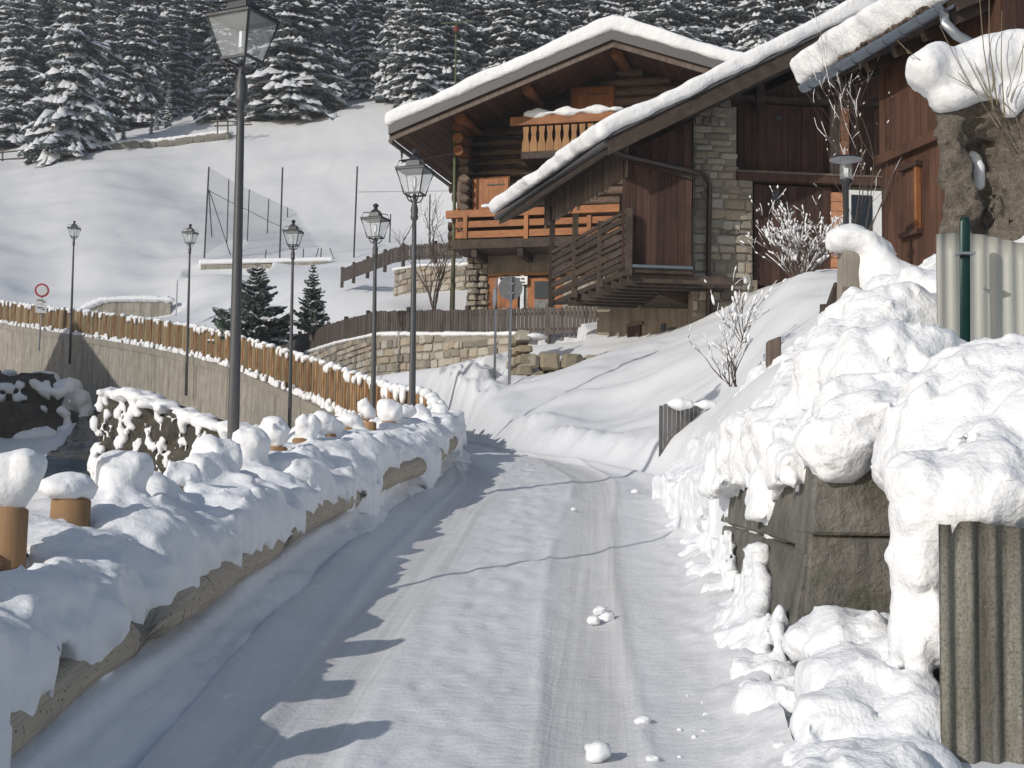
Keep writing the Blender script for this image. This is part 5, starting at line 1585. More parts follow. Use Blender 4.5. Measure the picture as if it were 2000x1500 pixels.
o = corrugated(Vector((p.x - .01, 5.2, p.z - 2.0)), Vector((1, .03, 0)).normalized(), 1.25, 2.02, .088, .016, .007, broken).build('corrugated_sheet', M['sheet'], None, smooth=True, fix=False)
tag(o, 'lichen-stained brown corrugated sheet standing upright below a snow hump', 'corrugated sheet')
o.rotation_euler = (0, 0, 0)
p = Q(1828, 465, 7.6)
o = corrugated(Vector((p.x, 7.6, p.z - 1.3)), Vector((1, .0, 0)), 1.6, 1.3, .076, .007, .004, lambda u: .02 - .05 * u + .018 * math.sin(u * 9)).build('plastic_sheet', M['pvc'], None, smooth=True, fix=False)
tag(o, 'pale translucent corrugated plastic panel behind the green post', 'corrugated panel')
# green post with brace
p0, p1 = Q(1884, 424, 7.35), Q(1878, 768, 7.35)
t = thing('fence_post', (p1.x, 7.35, p1.z - .4), 'dark green metal fence post with a diagonal brace before the plastic panel', 'post')
MB().tube([(p0.x - .01, 7.35, p1.z - .5), (p0.x, 7.35, p0.z - .03), (p0.x, 7.35, p0.z - .008), (p0.x, 7.35, p0.z)], [.027, .027, .024, .010], 12).build('pole', M['greenpost'], t, smooth=True)
MB().tube([Q(1886, 680, 7.36), Q(1925, 730, 7.45)], .013, 8).build('brace', M['greenpost'], t)
MB().bar(Q(1868, 496, 7.33), Q(1902, 496, 7.33), .06, .012).build('clamp', M['galv'], t)
MB().tube([Q(1860, 685, 7.33), Q(1868, 683, 7.33), Q(1878, 690, 7.33)], .004, 5).build('hook', M['lamp'], t)

# ------------------------------------------------------------------ concrete gate pillar, leaning slabs and boards on the bank
p = Q(1663, 480, 9.6)
t = thing('gate_pillar', (p.x, 9.6, p.z - .8), 'grey concrete pillar with a curled snow cap and old boards', 'pillar')
zb_ = p.z - 1.0
MB().hexa([(p.x - .088, 9.5, zb_), (p.x + .085, 9.5, zb_), (p.x + .085, 9.72, zb_), (p.x - .088, 9.72, zb_)], [(p.x - .075, 9.5, p.z), (p.x + .075, 9.5, p.z), (p.x + .075, 9.7, p.z), (p.x - .075, 9.7, p.z)]).build('shaft', M['concrete'], t, bevel=.012)
MB().bar(Q(1645, 575, 9.4), Q(1750, 582, 9.35), .05, .10).build('board', M['barn_grey'], t)
MB().bar(Q(1648, 592, 9.38), Q(1726, 590, 9.33), .06, .02).build('board', M['picket'], t)
MB().bar(Q(1672, 600, 9.42), Q(1672, 690, 9.42), .03, .12, Vector((1, 0, 0))).build('green_slat', M['signback'], t)
cs = Snow((-.35, -.3, -.35), (1.0, .4, .35), .03)
P9 = Vector((p.x, 9.6, p.z))
for (px, py, r) in ((1660, 464, .085), (1640, 472, .05), (1690, 474, .09), (1706, 492, .10), (1716, 520, .11), (1735, 545, .13), (1775, 556, .13), (1815, 566, .13), (1710, 560, .12), (1760, 590, .15), (1700, 590, .10), (1810, 600, .15), (1650, 457, .06), (1672, 452, .05), (1700, 540, .09)):
    c = Q(px, py, 9.55) - P9; cs.blob(c, (r, r * 1.3, r), .07)
cs.noise(.035, .16, 3); cs.billow(.012, .06, 2)
V, Fq = surface_net(cs.F, cs.lo, cs.h)
mesh_np('snow_cap', V + np.array(P9)[None], Fq, M['snow'], t)
# leaning slab
a, b_ = Q(1648, 560, 9.9), Q(1606, 680, 9.6)
tag(MB().bar(a, b_, .035, .15, Vector((1, .3, 0))).build('leaning_slab', M['barn_dark'], None, bevel=.012), 'dark plank leaning against the concrete pillar in the snow', 'plank')
p = Q(1512, 690, 11.6)
tag(MB().hexa([p + Vector((-.06, -.03, -.25)), p + Vector((.05, -.05, -.25)), p + Vector((.05, .06, -.25)), p + Vector((-.06, .08, -.25))], [p + Vector((-.055, -.03, .10)), p + Vector((.05, -.05, .14)), p + Vector((.05, .06, .14)), p + Vector((-.055, .08, .10))]).build('stub_post', M['barn_grey'], None, bevel=.01), 'short weathered wooden stub post standing in the snow bank', 'post')
p = Q(1611, 600, 11.0)
tag(MB().tube([p + Vector((0, 0, -.3)), p + Vector((0, 0, .02))], [.045, .04], 10).build('wooden_stake', M['barn_dark'], None), 'thin dark stake with a dab of snow behind the leaning plank', 'stake')
# small plank barrier near the bend
A, B = Q(1287, 846, 15.2), Q(1388, 800, 15.6)
A2, B2 = Q(1287, 790, 15.2), Q(1388, 784, 15.6)
t = thing('board_fence', A, 'short grey board fence stub sticking out of the bank near the bend', 'fence')
for i in range(12):
    f0, f1 = i / 12 + .004, (i + 1) / 12 - .008
    pa, pb = A.lerp(B, f0), A.lerp(B, f1); qa, qb = A2.lerp(B2, f0), A2.lerp(B2, f1)
    zt0 = qa.z + random.uniform(-.01, .015)
    MB().hexa([Vector((pa.x, pa.y, pa.z - .25)), Vector((pb.x, pb.y, pb.z - .25)), Vector((pb.x, pb.y + .03, pb.z - .25)), Vector((pa.x, pa.y + .03, pa.z - .25))],
              [Vector((pa.x, pa.y, zt0)), Vector((pb.x, pb.y, zt0)), Vector((pb.x, pb.y + .03, zt0)), Vector((pa.x, pa.y + .03, zt0))]).build('board', M['silver_board'], t)
cs = Snow((-.1, -.15, -.1), (.75, .2, .2), .025)
for x, r in ((.14, .05), (.22, .09), (.32, .06), (.5, .07), (.58, .05), (.42, .03)): cs.blob((x, 0, .01), (r, r, r * .8), .03)
V, Fq = surface_net(cs.F, cs.lo, cs.h)
mesh_np('snow_cap', V + np.array((A2.x, A2.y + .03, A2.z))[None], Fq, M['snow'], t)
# disc-topped garden lamp
p = Q(1652, 312, 15.8)
t = thing('garden_lamp', (p.x, 15.8, p.z - 1.2), 'dark post lamp with a clear cylinder and flat disc top before the barn', 'lamp')
MB().tube([p + Vector((0, 0, -.002)), p + Vector((0, 0, .015)), p + Vector((0, 0, .03))], [.185, .18, .09], 24).build('disc_cap', M['galv'], t)
MB().tube([p + Vector((0, 0, -.24)), p + Vector((0, 0, -.01))], .07, 16, False).build('cylinder', M['glass'], t, smooth=True)
MB().tube([p + Vector((0, 0, -.2)), p + Vector((0, 0, -.10))], .028, 10).build('bulb', M['white'], t, smooth=True)
MB().tube([p + Vector((0, 0, -1.6)), p + Vector((0, 0, -.30)), p + Vector((0, 0, -.25)), p + Vector((0, 0, -.23))], [.035, .033, .07, .072], 12).build('pole', M['lamp'], t, smooth=True)
# ------------------------------------------------------------------ garden walls and picket fences
def poly_line(pts):
    return [Q(*p) for p in pts]
def path_len(P): return sum((P[i + 1] - P[i]).length for i in range(len(P) - 1))
def path_at(P, s):
    for i in range(len(P) - 1):
        L = (P[i + 1] - P[i]).length
        if s <= L or i == len(P) - 2:
            t = (P[i + 1] - P[i]); h = Vector((t.x, t.y, 0)).normalized()
            return P[i] + t * (s / L), h
        s -= L
def picket_fence(label, P, h, pitch, pw, post_every, n_rails=(.2, .78)):
    t = thing('picket_fence', P[len(P) // 2], label, 'fence')
    L = path_len(P); s = pitch / 2; me_cache = {}
    while s < L:
        p, d = path_at(P, s); n = Vector((d.y, -d.x, 0))
        hh = h * random.uniform(.97, 1.03); w = pw
        prof = [(-w / 2, 0), (w / 2, 0), (w / 2, hh - w * .35), (w * .28, hh - w * .08), (0, hh), (-w * .28, hh - w * .08), (-w / 2, hh - w * .35)]
        MB().prism([p + d * a + Vector((0, 0, z)) + n * .03 for a, z in prof], n * .022).build('picket', M['picket'], t)
        s += pitch
    s = 0
    while s < L:
        p, d = path_at(P, s)
        MB().bar(p + Vector((0, 0, -.2)), p + Vector((0, 0, h + .09)), .11, .11, d).build('post', M['picket'], t)
        s += post_every
    for zz in n_rails:
        for i in range(len(P) - 1):
            MB().bar(P[i] + Vector((0, 0, zz * h)), P[i + 1] + Vector((0, 0, zz * h)), .04, .07).build('rail', M['picket'], t)
    return t
GP = poly_line([(530, 694, 54), (600, 690, 48.4), (660, 672, 43.6), (738, 656, 39.6), (900, 656, 37.0), (1010, 655, 36.0), (1172, 652, 35.2)])
picket_fence('grey picket fence on the stone garden wall before the chalet', GP, .70, .107, .088, 2.4)
UP = poly_line([(668, 552, 57), (705, 538, 54), (770, 514, 50.5), (800, 508, 49), (908, 505, 47)])
picket_fence('upper grey picket fence stepping up the snowy slope beside the chalet', UP, .55, .145, .11, 2.0)

def stone_wall(label, P, height, mat, h, w, snow=True, ztop=None):
    t = thing('stone_wall', P[len(P) // 2] - Vector((0, 0, height)), label, 'wall')
    for i in range(len(P) - 1):
        a, b = P[i], P[i + 1]
        d = b - a; ang = math.degrees(math.atan2(d.y, d.x))
        f = Frame(a, ang)
        L = Vector((d.x, d.y, 0)).length
        sgn = 1
        top = lambda u: a.z + d.z * u / L
        lo = min(a.z, b.z) - height
        MB().hexa([f.at(0, lo, -.75), f.at(L, lo, -.75), f.at(L, lo, -.03), f.at(0, lo, -.03)], [f.at(0, a.z, -.75), f.at(L, b.z, -.75), f.at(L, b.z, -.03), f.at(0, a.z, -.03)]).build('core', M['mortar'], t)
        masonry(f, t, lambda u, z: z < top(u) - .05, 0, L, lo, max(a.z, b.z), .015, mat, h, w, .14, .02)
    if snow:
        k = MB()
        L = path_len(P); s = 0
        while s < L:
            p, d = path_at(P, s); n = Vector((d.y, -d.x, 0))
            k.ellip(p - n * .12 + Vector((0, 0, .03)), (random.uniform(.2, .4), .2, random.uniform(.05, .09)), 8, 6, (d, n, Vector((0, 0, 1))))
            s += .16
        o = k.build('snow_cover', M['snow'], t, smooth=True, fix=False); o['kind'] = 'stuff'
    return t
FRW = Vector((0, -.22, -.01))
stone_wall('rubble stone garden wall under the picket fence beside the road', [p + FRW for p in GP[1:6]], 1.25, M['stone'], (.16, .27), (.2, .46))
WW = poly_line([(770, 528, 50), (820, 520, 48.2), (908, 518, 46.4)])
stone_wall('upper stone terrace wall below the stepping picket fence', WW, 1.0, M['stone'], (.16, .3), (.25, .55))
# dry stone wall stub with big rounded stones
DW = thing('dry_stone_wall', Q(1080, 720, 28.2), 'dry stone wall stub of big rounded blocks beside the snow slope', 'wall')
f = Frame(Q(1012, 740, 28.2), 4)
tops = [(1012, 660), (1075, 664), (1095, 672), (1118, 672), (1135, 692), (1150, 684), (1175, 672), (1230, 668)]
tu = [f.uw(f.hit(x, y))[0] for x, y in tops]; tz = [f.hit(x, y).z for x, y in tops]
top = lambda u: float(np.interp(u, tu, tz))
masonry(f, DW, lambda u, z: z < top(u) - .08, 0, tu[-1], f.hit(1012, 790).z, max(tz) + .1, .1, M['stone_dark'], (.24, .38), (.26, .50), .5, .025)
f2 = Frame(f.at(0, 0, .1), 100)
masonry(f2, DW, lambda u, z: True, -.05, 1.2, f.hit(1012, 790).z, tz[0], .02, M['stone_dark'], (.18, .3), (.25, .5), .3, .03)
k = MB().ellip(f.at(.28, top(.2) + .05, -.1), (.32, .25, .08), 10, 6).build('snow_cap', M['snow'], DW, smooth=True, fix=False)

# small concrete wall at the foot of the meadow
P = [Q(148, 622, 74), Q(215, 586, 75), Q(335, 588, 76)]
t = thing('concrete_wall', P[1] - Vector((0, 0, 1.5)), 'short rain-streaked concrete wall with a curved snowy top by the meadow', 'wall')
n_ = 8; prev = None
pxs = [(148, 618), (170, 602), (200, 589), (230, 587), (262, 586), (295, 586), (334, 588)]
for i in range(len(pxs) - 1):
    a, b = Q(pxs[i][0], pxs[i][1], 75), Q(pxs[i + 1][0] - .4, pxs[i + 1][1], 75)
    za, zb_ = Q(pxs[i][0], 668, 75).z, Q(pxs[i + 1][0], 668, 75).z
    MB().hexa([Vector((a.x, 75, za)), Vector((b.x, 75, zb_)), Vector((b.x, 75.4, zb_)), Vector((a.x, 75.4, za))], [a, b, b + Vector((0, .4, 0)), a + Vector((0, .4, 0))]).build('panel', M['concrete'], t)
k = MB()
for i in range(70):
    q = i / 69 * (len(pxs) - 1); j = min(int(q), len(pxs) - 2); fr_ = q - j
    p = Q(pxs[j][0] + (pxs[j + 1][0] - pxs[j][0]) * fr_, pxs[j][1] + (pxs[j + 1][1] - pxs[j][1]) * fr_, 75.1)
    k.ellip(p + Vector((0, 0, .06)), (random.uniform(.15, .35), .35, random.uniform(.12, .22)), 8, 6)
o = k.build('snow_cover', M['snow'], t, smooth=True, fix=False); o['kind'] = 'stuff'
MB().bar(Q(148, 612, 74.2), Q(232, 622, 74.2), .05, .06).build('handrail', M['pipe'], t)
# wall below the sports court
P = [Q(392, 517, 84), Q(640, 514, 84)]
t = thing('court_wall', P[0], 'low grey concrete wall edging the fenced sports court', 'wall')
MB().hexa([Q(392, 545, 84), Q(520, 540, 84), Q(520, 540, 84.4), Q(392, 545, 84.4)], [Q(392, 517, 84), Q(520, 516, 84), Q(520, 516, 84.4), Q(392, 517, 84.4)]).build('panel', M['concrete'], t)
MB().hexa([Q(520.3, 536, 84), Q(640, 512, 84), Q(640, 512, 84.4), Q(520.3, 536, 84.4)], [Q(520.3, 516, 84), Q(640, 510, 84), Q(640, 510, 84.4), Q(520.3, 516, 84.4)]).build('panel', M['concrete'], t)
MB().hexa([Q(388, 517.2, 83.9), Q(650, 510.2, 83.9), Q(650, 510.2, 84.6), Q(388, 517.2, 84.6)], [Q(388, 507, 83.9), Q(650, 502, 83.9), Q(650, 502, 84.6), Q(388, 507, 84.6)]).build('snow_cover', M['snow'], t, bevel=.08)
# sports court fence
t = thing('court_fence', Q(405, 497, 86), 'tall thin posts with green-grey netting round the snowed-in sports court', 'fence')
def cpost(px0, py0, px1, py1, Y, r=.04):
    MB().tube([Q(px1, py1 + 6, Y), Q(px0, py0, Y)], r, 6).build('post', M['lamp'], t)
    return Q(px0, py0, Y), Q(px1, py1, Y)
near = [cpost(408, 326, 399, 498, 85.5, .05), cpost(552, 327, 546, 508, 85.5, .05), cpost(698, 325, 691, 500, 85.5, .05), cpost(763, 418, 761, 470, 92), cpost(840, 380, 838, 470, 84)]
row = [(408, 326, 399, 498), (447, 350, 443, 470), (487, 370, 483, 468), (525, 388, 521, 470), (562, 405, 559, 470), (596, 421, 594, 470), (632, 416, 629, 470)]
rp = []
for i, (a, b, c, d) in enumerate(row):
    Y = 85.5 + i * 3.2
    rp.append(cpost(a, b, c, d, Y, .035) if i else near[0])
net = MB()
for i in range(6):
    top1 = Q(row[i + 1][0], max(row[i + 1][1], 432) if i == 5 else row[i + 1][1], 85.5 + (i + 1) * 3.2)
    net.add([rp[i][0], top1, rp[i + 1][1], rp[i][1]], [(0, 1, 2, 3)])
m, tn, b = new_mat('netting'); b.inputs['Base Color'].default_value = (.12, .17, .19, 1); b.inputs['Roughness'].default_value = .8
tr = tn.nodes.new('ShaderNodeBsdfTransparent'); ms = tn.nodes.new('ShaderNodeMixShader'); ms.inputs[0].default_value = .22
tn.links.new(tr.outputs[0], ms.inputs[1]); tn.links.new(b.outputs[0], ms.inputs[2]); tn.links.new(ms.outputs[0], tn.nodes['Material Output'].inputs['Surface'])
net.build('net', m, t)
for (a, b_, c, d, Y) in ((408, 370, 450, 495, 86), (408, 372, 414, 460, 86), (632, 455, 624, 470, 104.7), (632, 455, 640, 470, 104.7), (810, 430, 783, 478, 84), (622, 485, 616, 505, 86), (628, 485, 626, 505, 86), (644, 485, 654, 506, 86), (520, 488, 518, 502, 86), (593, 486, 592, 504, 86)):
    MB().tube([Q(c, d + 3, Y), Q(a, b_, Y)], .035, 5).build('brace', M['lamp'], t)
MB().tube([Q(408, 372, 85.6), Q(447, 393, 88.7), Q(487, 412, 91.9), Q(525, 432, 95.1), Q(562, 448, 98.3), Q(596, 455, 101.5)], .02, 5).build('wire', M['lamp'], t)
MB().tube([Q(700, 375, 85.5), Q(960, 372, 85.5)], .015, 4).build('wire', M['lamp'], t)

# ------------------------------------------------------------------ stream: mossy wall and a snowy boulder bank
def rough_wall(name, label, pts, seed, cover, stones=True):
    """pts: (px, py_top, py_bottom, Y) along the wall"""
    t = thing(name, Q(pts[0][0], pts[0][2], pts[0][3]), label, 'wall')
    tops = [Q(a, b, d) for a, b, c, d in pts]; bots = [Q(a, c, d) for a, b, c, d in pts]
    nu_, nv_ = 150, 44
    V = []; 
    for i in range(nu_ + 1):
        q = i / nu_ * (len(pts) - 1); j = min(int(q), len(pts) - 2); fr_ = q - j
        T = tops[j].lerp(tops[j + 1], fr_); B = bots[j].lerp(bots[j + 1], fr_)
        for k in range(nv_ + 1):
            V.append(tuple(B.lerp(T, k / nv_)))
    V = np.array(V)
    d = np.array(tops[-1] - tops[0]); nrm = np.array((d[1], -d[0], 0)); nrm /= np.linalg.norm(nrm)
    if nrm[1] > 0: nrm = -nrm
    disp = .16 * fbm(V[:, 0] / .5 + seed, V[:, 1] / .5, V[:, 2] / .4, 4)
    V = V + nrm[None] * disp[:, None]
    Bk = V - nrm[None] * .8 + np.array((0, 0, .0))
    ii = np.arange((nu_ + 1) * (nv_ + 1)).reshape(nu_ + 1, nv_ + 1)
    F1 = np.stack([ii[:-1, :-1], ii[1:, :-1], ii[1:, 1:], ii[:-1, 1:]], -1).reshape(-1, 4)
    N = len(V)
    e = lambda row: np.stack([row[:-1], row[1:], row[1:] + N, row[:-1] + N], -1)
    Fa = np.concatenate([F1, e(ii[:, -1]), e(ii[0, :]), e(ii[-1, :])])
    mesh_np('face', np.concatenate([V, Bk]), Fa, M['rock_dark'], t, smooth=False)
    rr_ = random.Random(seed)
    lo_, hi_ = V.min(0) - .6, V.max(0) + .6
    sw = Snow(lo_, hi_, .075)
    for i in range(cover):
        v = V[rr_.randrange(len(V))]; r = rr_.uniform(.04, .11)
        for q in range(rr_.choice((1, 2, 3))):
            sw.blob(Vector(v) + Vector(nrm) * .03 + Vector((rr_.uniform(-.1, .1), 0, -q * .12)), (r * rr_.uniform(.7, 1.4), r, r * rr_.uniform(.8, 1.6)), .05)
    for i in range(130):
        q = rr_.random() * (len(pts) - 2) + 1; j = min(int(q), len(pts) - 2)
        p = tops[j].lerp(tops[j + 1], q - j)
        sw.blob(p + Vector(nrm) * rr_.uniform(-.5, .12) + Vector((0, 0, rr_.uniform(-.08, .05))), (rr_.uniform(.12, .3), rr_.uniform(.12, .3), rr_.uniform(.07, .16)), .10)
    sw.noise(.06, .22, 3)
    o = sw.build('snow_cover', M['snow'], t); o['kind'] = 'stuff'
    return t
rough_wall('stream_wall', 'mossy stone stream wall flecked with snow behind the log fence', [(186, 900, 960, 40), (200, 768, 960, 39.6), (260, 772, 960, 38.6), (330, 800, 960, 37), (440, 838, 960, 34), (520, 858, 960, 32)], 5, 260)
# shaded boulder bank
t = thing('boulder_bank', Q(60, 860, 30), 'dark boulder bank under blue-shaded snow beside the stream', 'boulder')
K_ = 55 / 48.0
bs_ = Snow((-23.5, 47.5, 2.2), (-13.0, 60.5, 10.0), .2)
for (px, py, Y, r) in ((-20, 800, 49, 1.7), (60, 795, 49, 1.5), (100, 800, 49.5, 1.2), (40, 830, 47, 1.1), (-80, 800, 49, 1.9), (125, 830, 48, .6)):
    bs_.blob(Q(px, py + 8, Y * K_), (r * K_, r * K_, r * K_ * .8), .3)
bs_.noise(.3, 1.0, 4)
bs_.build('rock', M['rock_dark'], t)
sn2 = Snow((-23.5, 47.0, 2.2), (-12.5, 60.5, 10.2), .12)
for (px, py, Y, r) in ((10, 738, 49.2, .30), (60, 742, 49, .30), (100, 742, 49, .34), (135, 765, 49, .38), (152, 800, 48.4, .38), (150, 835, 48, .36), (120, 850, 47.2, .36), (80, 855, 46.5, .36), (40, 850, 46.4, .32), (25, 765, 48, .3), (120, 755, 48.6, .36), (-30, 750, 49, .5), (-60, 800, 47.5, .5), (145, 780, 48.3, .4), (105, 860, 46.5, .3), (20, 840, 46.4, .25)):
    for q in range(3):
        c = Q(px + random.uniform(-14, 14), py + random.uniform(-10, 10), Y * K_); sn2.blob(c, (r * K_ * random.uniform(.6, 1), r * K_, r * K_ * random.uniform(.5, .9)), .12)
for q in range(60):
    c = Q(random.uniform(-60, 140), random.uniform(745, 850), 47.4 * K_); sn2.blob(c, (random.uniform(.08, .24),) * 3, .06)
sn2.noise(.09, .4, 3)
sn2.build('snow_cover', M['snow'], t)
# narrow dark stream running out below
def water_mat():
    m, t_, b = new_mat('dark_stream_water')
    b.inputs['Base Color'].default_value = (.012, .016, .018, 1); b.inputs['Roughness'].default_value = .12
    bump(t_, b, noise_n(t_, coords(t_), 5, 3), .3, .05)
    return m
w0 = [Q(60, 918, 43), Q(205, 918, 43), Q(195, 850, 56), Q(160, 850, 56)]
ng = 24; gv = []
for j in range(ng + 1):
    for i in range(ng + 1):
        p = w0[0].lerp(w0[1], i / ng).lerp(w0[3].lerp(w0[2], i / ng), j / ng); gv.append(Vector((p.x, p.y, gz(p.x, p.y) + .12)))
gf = [(j * (ng + 1) + i, j * (ng + 1) + i + 1, (j + 1) * (ng + 1) + i + 1, (j + 1) * (ng + 1) + i) for j in range(ng) for i in range(ng)]
tag(MB().add(gv, gf).build('stream_water', water_mat(), smooth=True), kind='structure')
# ------------------------------------------------------------------ spruces
def spruce(seed, H, Rb, tiers, per, snow=.7, fine=1.0, droop=(.35, .75)):
    """whorls of drooping boughs: ragged needle fans below, snow pads lying along the top"""
    r = np.random.default_rng(seed)
    FV, FF, SV, SF_ = [], [], [], []
    nf = ns_ = 0
    up = np.array((0, 0, 1.0))
    for ti in range(tiers):
        f = min(max((ti + r.uniform(-.3, .3)) / tiers, 0), .985)
        h = H * (.04 + .96 * f)
        L0 = Rb * (1 - f) ** .8 * (.8 + .2 * math.sin(ti * 1.7)) + .16 * fine
        nb_ = max(4, int(per * (1 - .4 * f)))
        for b in range(nb_):
            az = 2 * math.pi * (b + r.uniform(-.4, .4)) / nb_ + ti * 1.1
            L = L0 * r.uniform(.65, 1.15)
            d = np.array((math.cos(az), math.sin(az), 0)); sd_ = np.array((-d[1], d[0], 0))
            drop = r.uniform(*droop) * (1 - .6 * f)
            loaded = r.random() < snow
            n = max(2, int(2 + 1.7 * L / fine))
            for k in range(n):
                t = (k + .7) / n
                p = d * L * t + up * (h + .10 * L * t - drop * L * t * t + .10 * L * t ** 4 + r.uniform(-.04, .04) * L)
                tg = d + up * (.10 - 2 * drop * t + .4 * t ** 3); tg = tg / np.linalg.norm(tg)
                w = (.34 * L * (1 - .6 * t) + .13 * fine) * r.uniform(.75, 1.25)
                for s_ in (-1, 1):
                    for q in range(2):
                        st = p + tg * w * r.uniform(-.5, .4)
                        a = st + sd_ * s_ * w * r.uniform(.7, 1.15) + tg * w * r.uniform(.3, .7) - up * w * r.uniform(.25, .6)
                        c = st + tg * w * r.uniform(.5, .9) - up * .05 * w
                        e = st + sd_ * s_ * w * .35 - tg * .2 * w - up * w * r.uniform(.3, .75)
                        FV += [st, a, c, e]; FF += [(nf, nf + 1, nf + 2), (nf, nf + 3, nf + 1)]; nf += 4
                if loaded:
                    nn = np.cross(tg, sd_); nn = nn if nn[2] > 0 else -nn
                    for side in ((-1, 1) if w > .3 * fine else (0,)):
                        if r.random() > .5 + .45 * t: continue
                        rx, ry = w * r.uniform(.55, 1.1), w * r.uniform(.35, .65)
                        hz = min(rx, ry) * r.uniform(.4, .8)
                        cc = p + nn * (.04 * fine + (.16 * w if fine < 1 else 0)) + sd_ * w * side * r.uniform(.15, .6) + tg * w * r.uniform(-.3, .4) - up * .12 * w
                        SV.append(cc + nn * hz)
                        for q in range(6):
                            an = q * math.pi / 3 + r.uniform(-.3, .3); rr_ = r.uniform(.65, 1.25)
                            SV.append(cc + tg * rx * rr_ * math.cos(an) + sd_ * ry * rr_ * math.sin(an) - nn * (.25 * hz) - up * .25 * abs(math.sin(an)) * ry)
                        SF_ += [(ns_, ns_ + 1 + q, ns_ + 1 + (q + 1) % 6) for q in range(6)]; ns_ += 7
    return np.array(FV), np.array(FF), np.array(SV), np.array(SF_)
def mk(name, V, F, mat, smooth):
    me = bpy.data.meshes.new(name)
    me.from_pydata([tuple(v) for v in V], [], [tuple(int(i) for i in f) for f in F])
    if smooth: me.polygons.foreach_set('use_smooth', [True] * len(F))
    me.materials.append(mat); me.update()
    return me
protos = []
for k, (H, Rb, tiers, per, sn_) in enumerate(((20, 3.3, 32, 9, .92), (17, 3.0, 27, 9, 1.0), (23, 3.3, 37, 8, .88), (19, 4.0, 28, 10, 1.0), (15, 2.5, 26, 8, .95))):
    FV, FF, SV, SF_ = spruce(40 + k, H, Rb, tiers, per, sn_)
    tr_ = MB().tube([(0, 0, -1), (0, 0, H * .5), (0, 0, H * .98)], [.26, .15, .02], 7)
    tm = bpy.data.meshes.new('trunk'); tm.from_pydata(tr_.v, [], tr_.f); tm.materials.append(M['bark'])
    protos.append((H, mk('crown', FV, FF, M['needle'], False), mk('snow_load', SV, SF_, M['snow'], True), tm))
def plant(kind, px, Y, scale, label, group, dz=0.0):
    x = (px - 1000) / FPX * Y * 1.0
    p = Q(px, 400, Y); z = gz(p.x, Y)
    H, c, s_, tm = protos[kind]
    o = thing('spruce_tree', (p.x, Y, z - .3 + dz), label, 'tree', group)
    for nm, me in (('trunk', tm), ('crown', c), ('snow_load', s_)):
        q = link(nm, me, o)
        if nm == 'snow_load': q['kind'] = 'stuff'
    w_ = scale * random.uniform(.85, 1.2)
    o.scale = (w_, w_, scale * random.uniform(.9, 1.12))
    o.rotation_euler = (random.uniform(-.03, .03), random.uniform(-.03, .03), 0)
    o.rotation_euler.z = random.uniform(0, 6.28)
    return o
plant(3, 132, 112, 1.12, 'broad snow-laden spruce standing forward at the meadow edge beside the low rail', None)
plant(3, 565, 117, 1.15, 'wide-skirted snowy spruce at the meadow edge behind the tall lamp post', None)
plant(1, 432, 121, 1.0, 'tall snowy spruce with trailing skirts beside the small stone terrace', None)
FG = 'snowy spruces of the forest edge'
FL = 'tall snow-laden spruce in the forest edge'
for (k, px, Y, s_) in ((0, 20, 122, 1.0), (2, 75, 126, 1.0), (4, 200, 124, 1.05), (0, 262, 126, .95), (4, 335, 130, .95), (2, 385, 134, 1.0), (1, 490, 128, 1.0), (0, 622, 130, 1.0), (2, 668, 136, .95), (1, 735, 138, .9), (3, 790, 137, .9), (0, 850, 138, .95), (1, 905, 139, 1.0), (3, 965, 139, .95), (0, 1030, 140, 1.0), (4, 1080, 139, 1.1), (1, 705, 121, .8), (0, 762, 117, .8), (3, 815, 115, .8), (1, 868, 116, .85), (2, 925, 118, .8), (0, 985, 117, .9), (3, 1050, 118, .85), (1, 1110, 119, .9), (4, 1170, 118, 1.0), (0, 1235, 119, .9), (3, 1300, 118, .9), (1, 1360, 119, .95), (2, 1420, 120, .85), (0, 1480, 118, .9), (3, 1545, 119, .9), (1, 1610, 119, 1.0), (4, 1670, 119, 1.0), (-1, 0, 0, 0)):
    if k >= 0: plant(k, px, Y, s_, FL, FG)
BL = 'snowy spruce deeper in the forest, only its upper part showing'
BG = 'snowy spruces deeper in the forest'
for Y, step, off in ((146, 66, 0), (158, 58, 30), (172, 60, 12)):
    px = -60 + off
    while px < 1800:
        if not (Y < 150 and px > 1100 and False):
            plant(random.randrange(5), px + random.uniform(-16, 16), Y + random.uniform(-4, 4), random.uniform(.85, 1.15), BL, BG)
        px += step
for (px, Y, s_) in ((235, 117, .13), (290, 118, .12), (320, 122, .28), (300, 121, .16), (1230, 1, 0)):
    if Y > 2: plant(4, px, Y, s_, 'tiny snow-dusted spruce sapling on the terrace below the forest', 'spruce saplings at the forest edge')
# young garden spruces
for (px, py, Y, H, Rb, sd_, sn_, lab) in ((498, 672, 47.5, 2.8, 1.5, 91, .45, 'bushy young spruce dusted with snow behind the tall lamp post'), (608, 648, 47.0, 2.35, .72, 77, .25, 'slender young spruce beside the grey picket fence')):
    b = Q(px, py, Y)
    FV, FF, SV, SF_ = spruce(sd_, H, Rb, 22, 10, sn_ + .4, .14, (-.1, .25))
    o = thing('young_spruce', b, lab, 'tree')
    link('crown', mk('crown', FV, FF, M['needle_b'], False), o); link('snow_load', mk('snow_load', SV, SF_, M['snow'], True), o)['kind'] = 'stuff'
    tr_ = MB().tube([b + Vector((0, 0, -.3)), b + Vector((0, 0, H))], [.05, .008], 6).build('trunk', M['bark'], o)
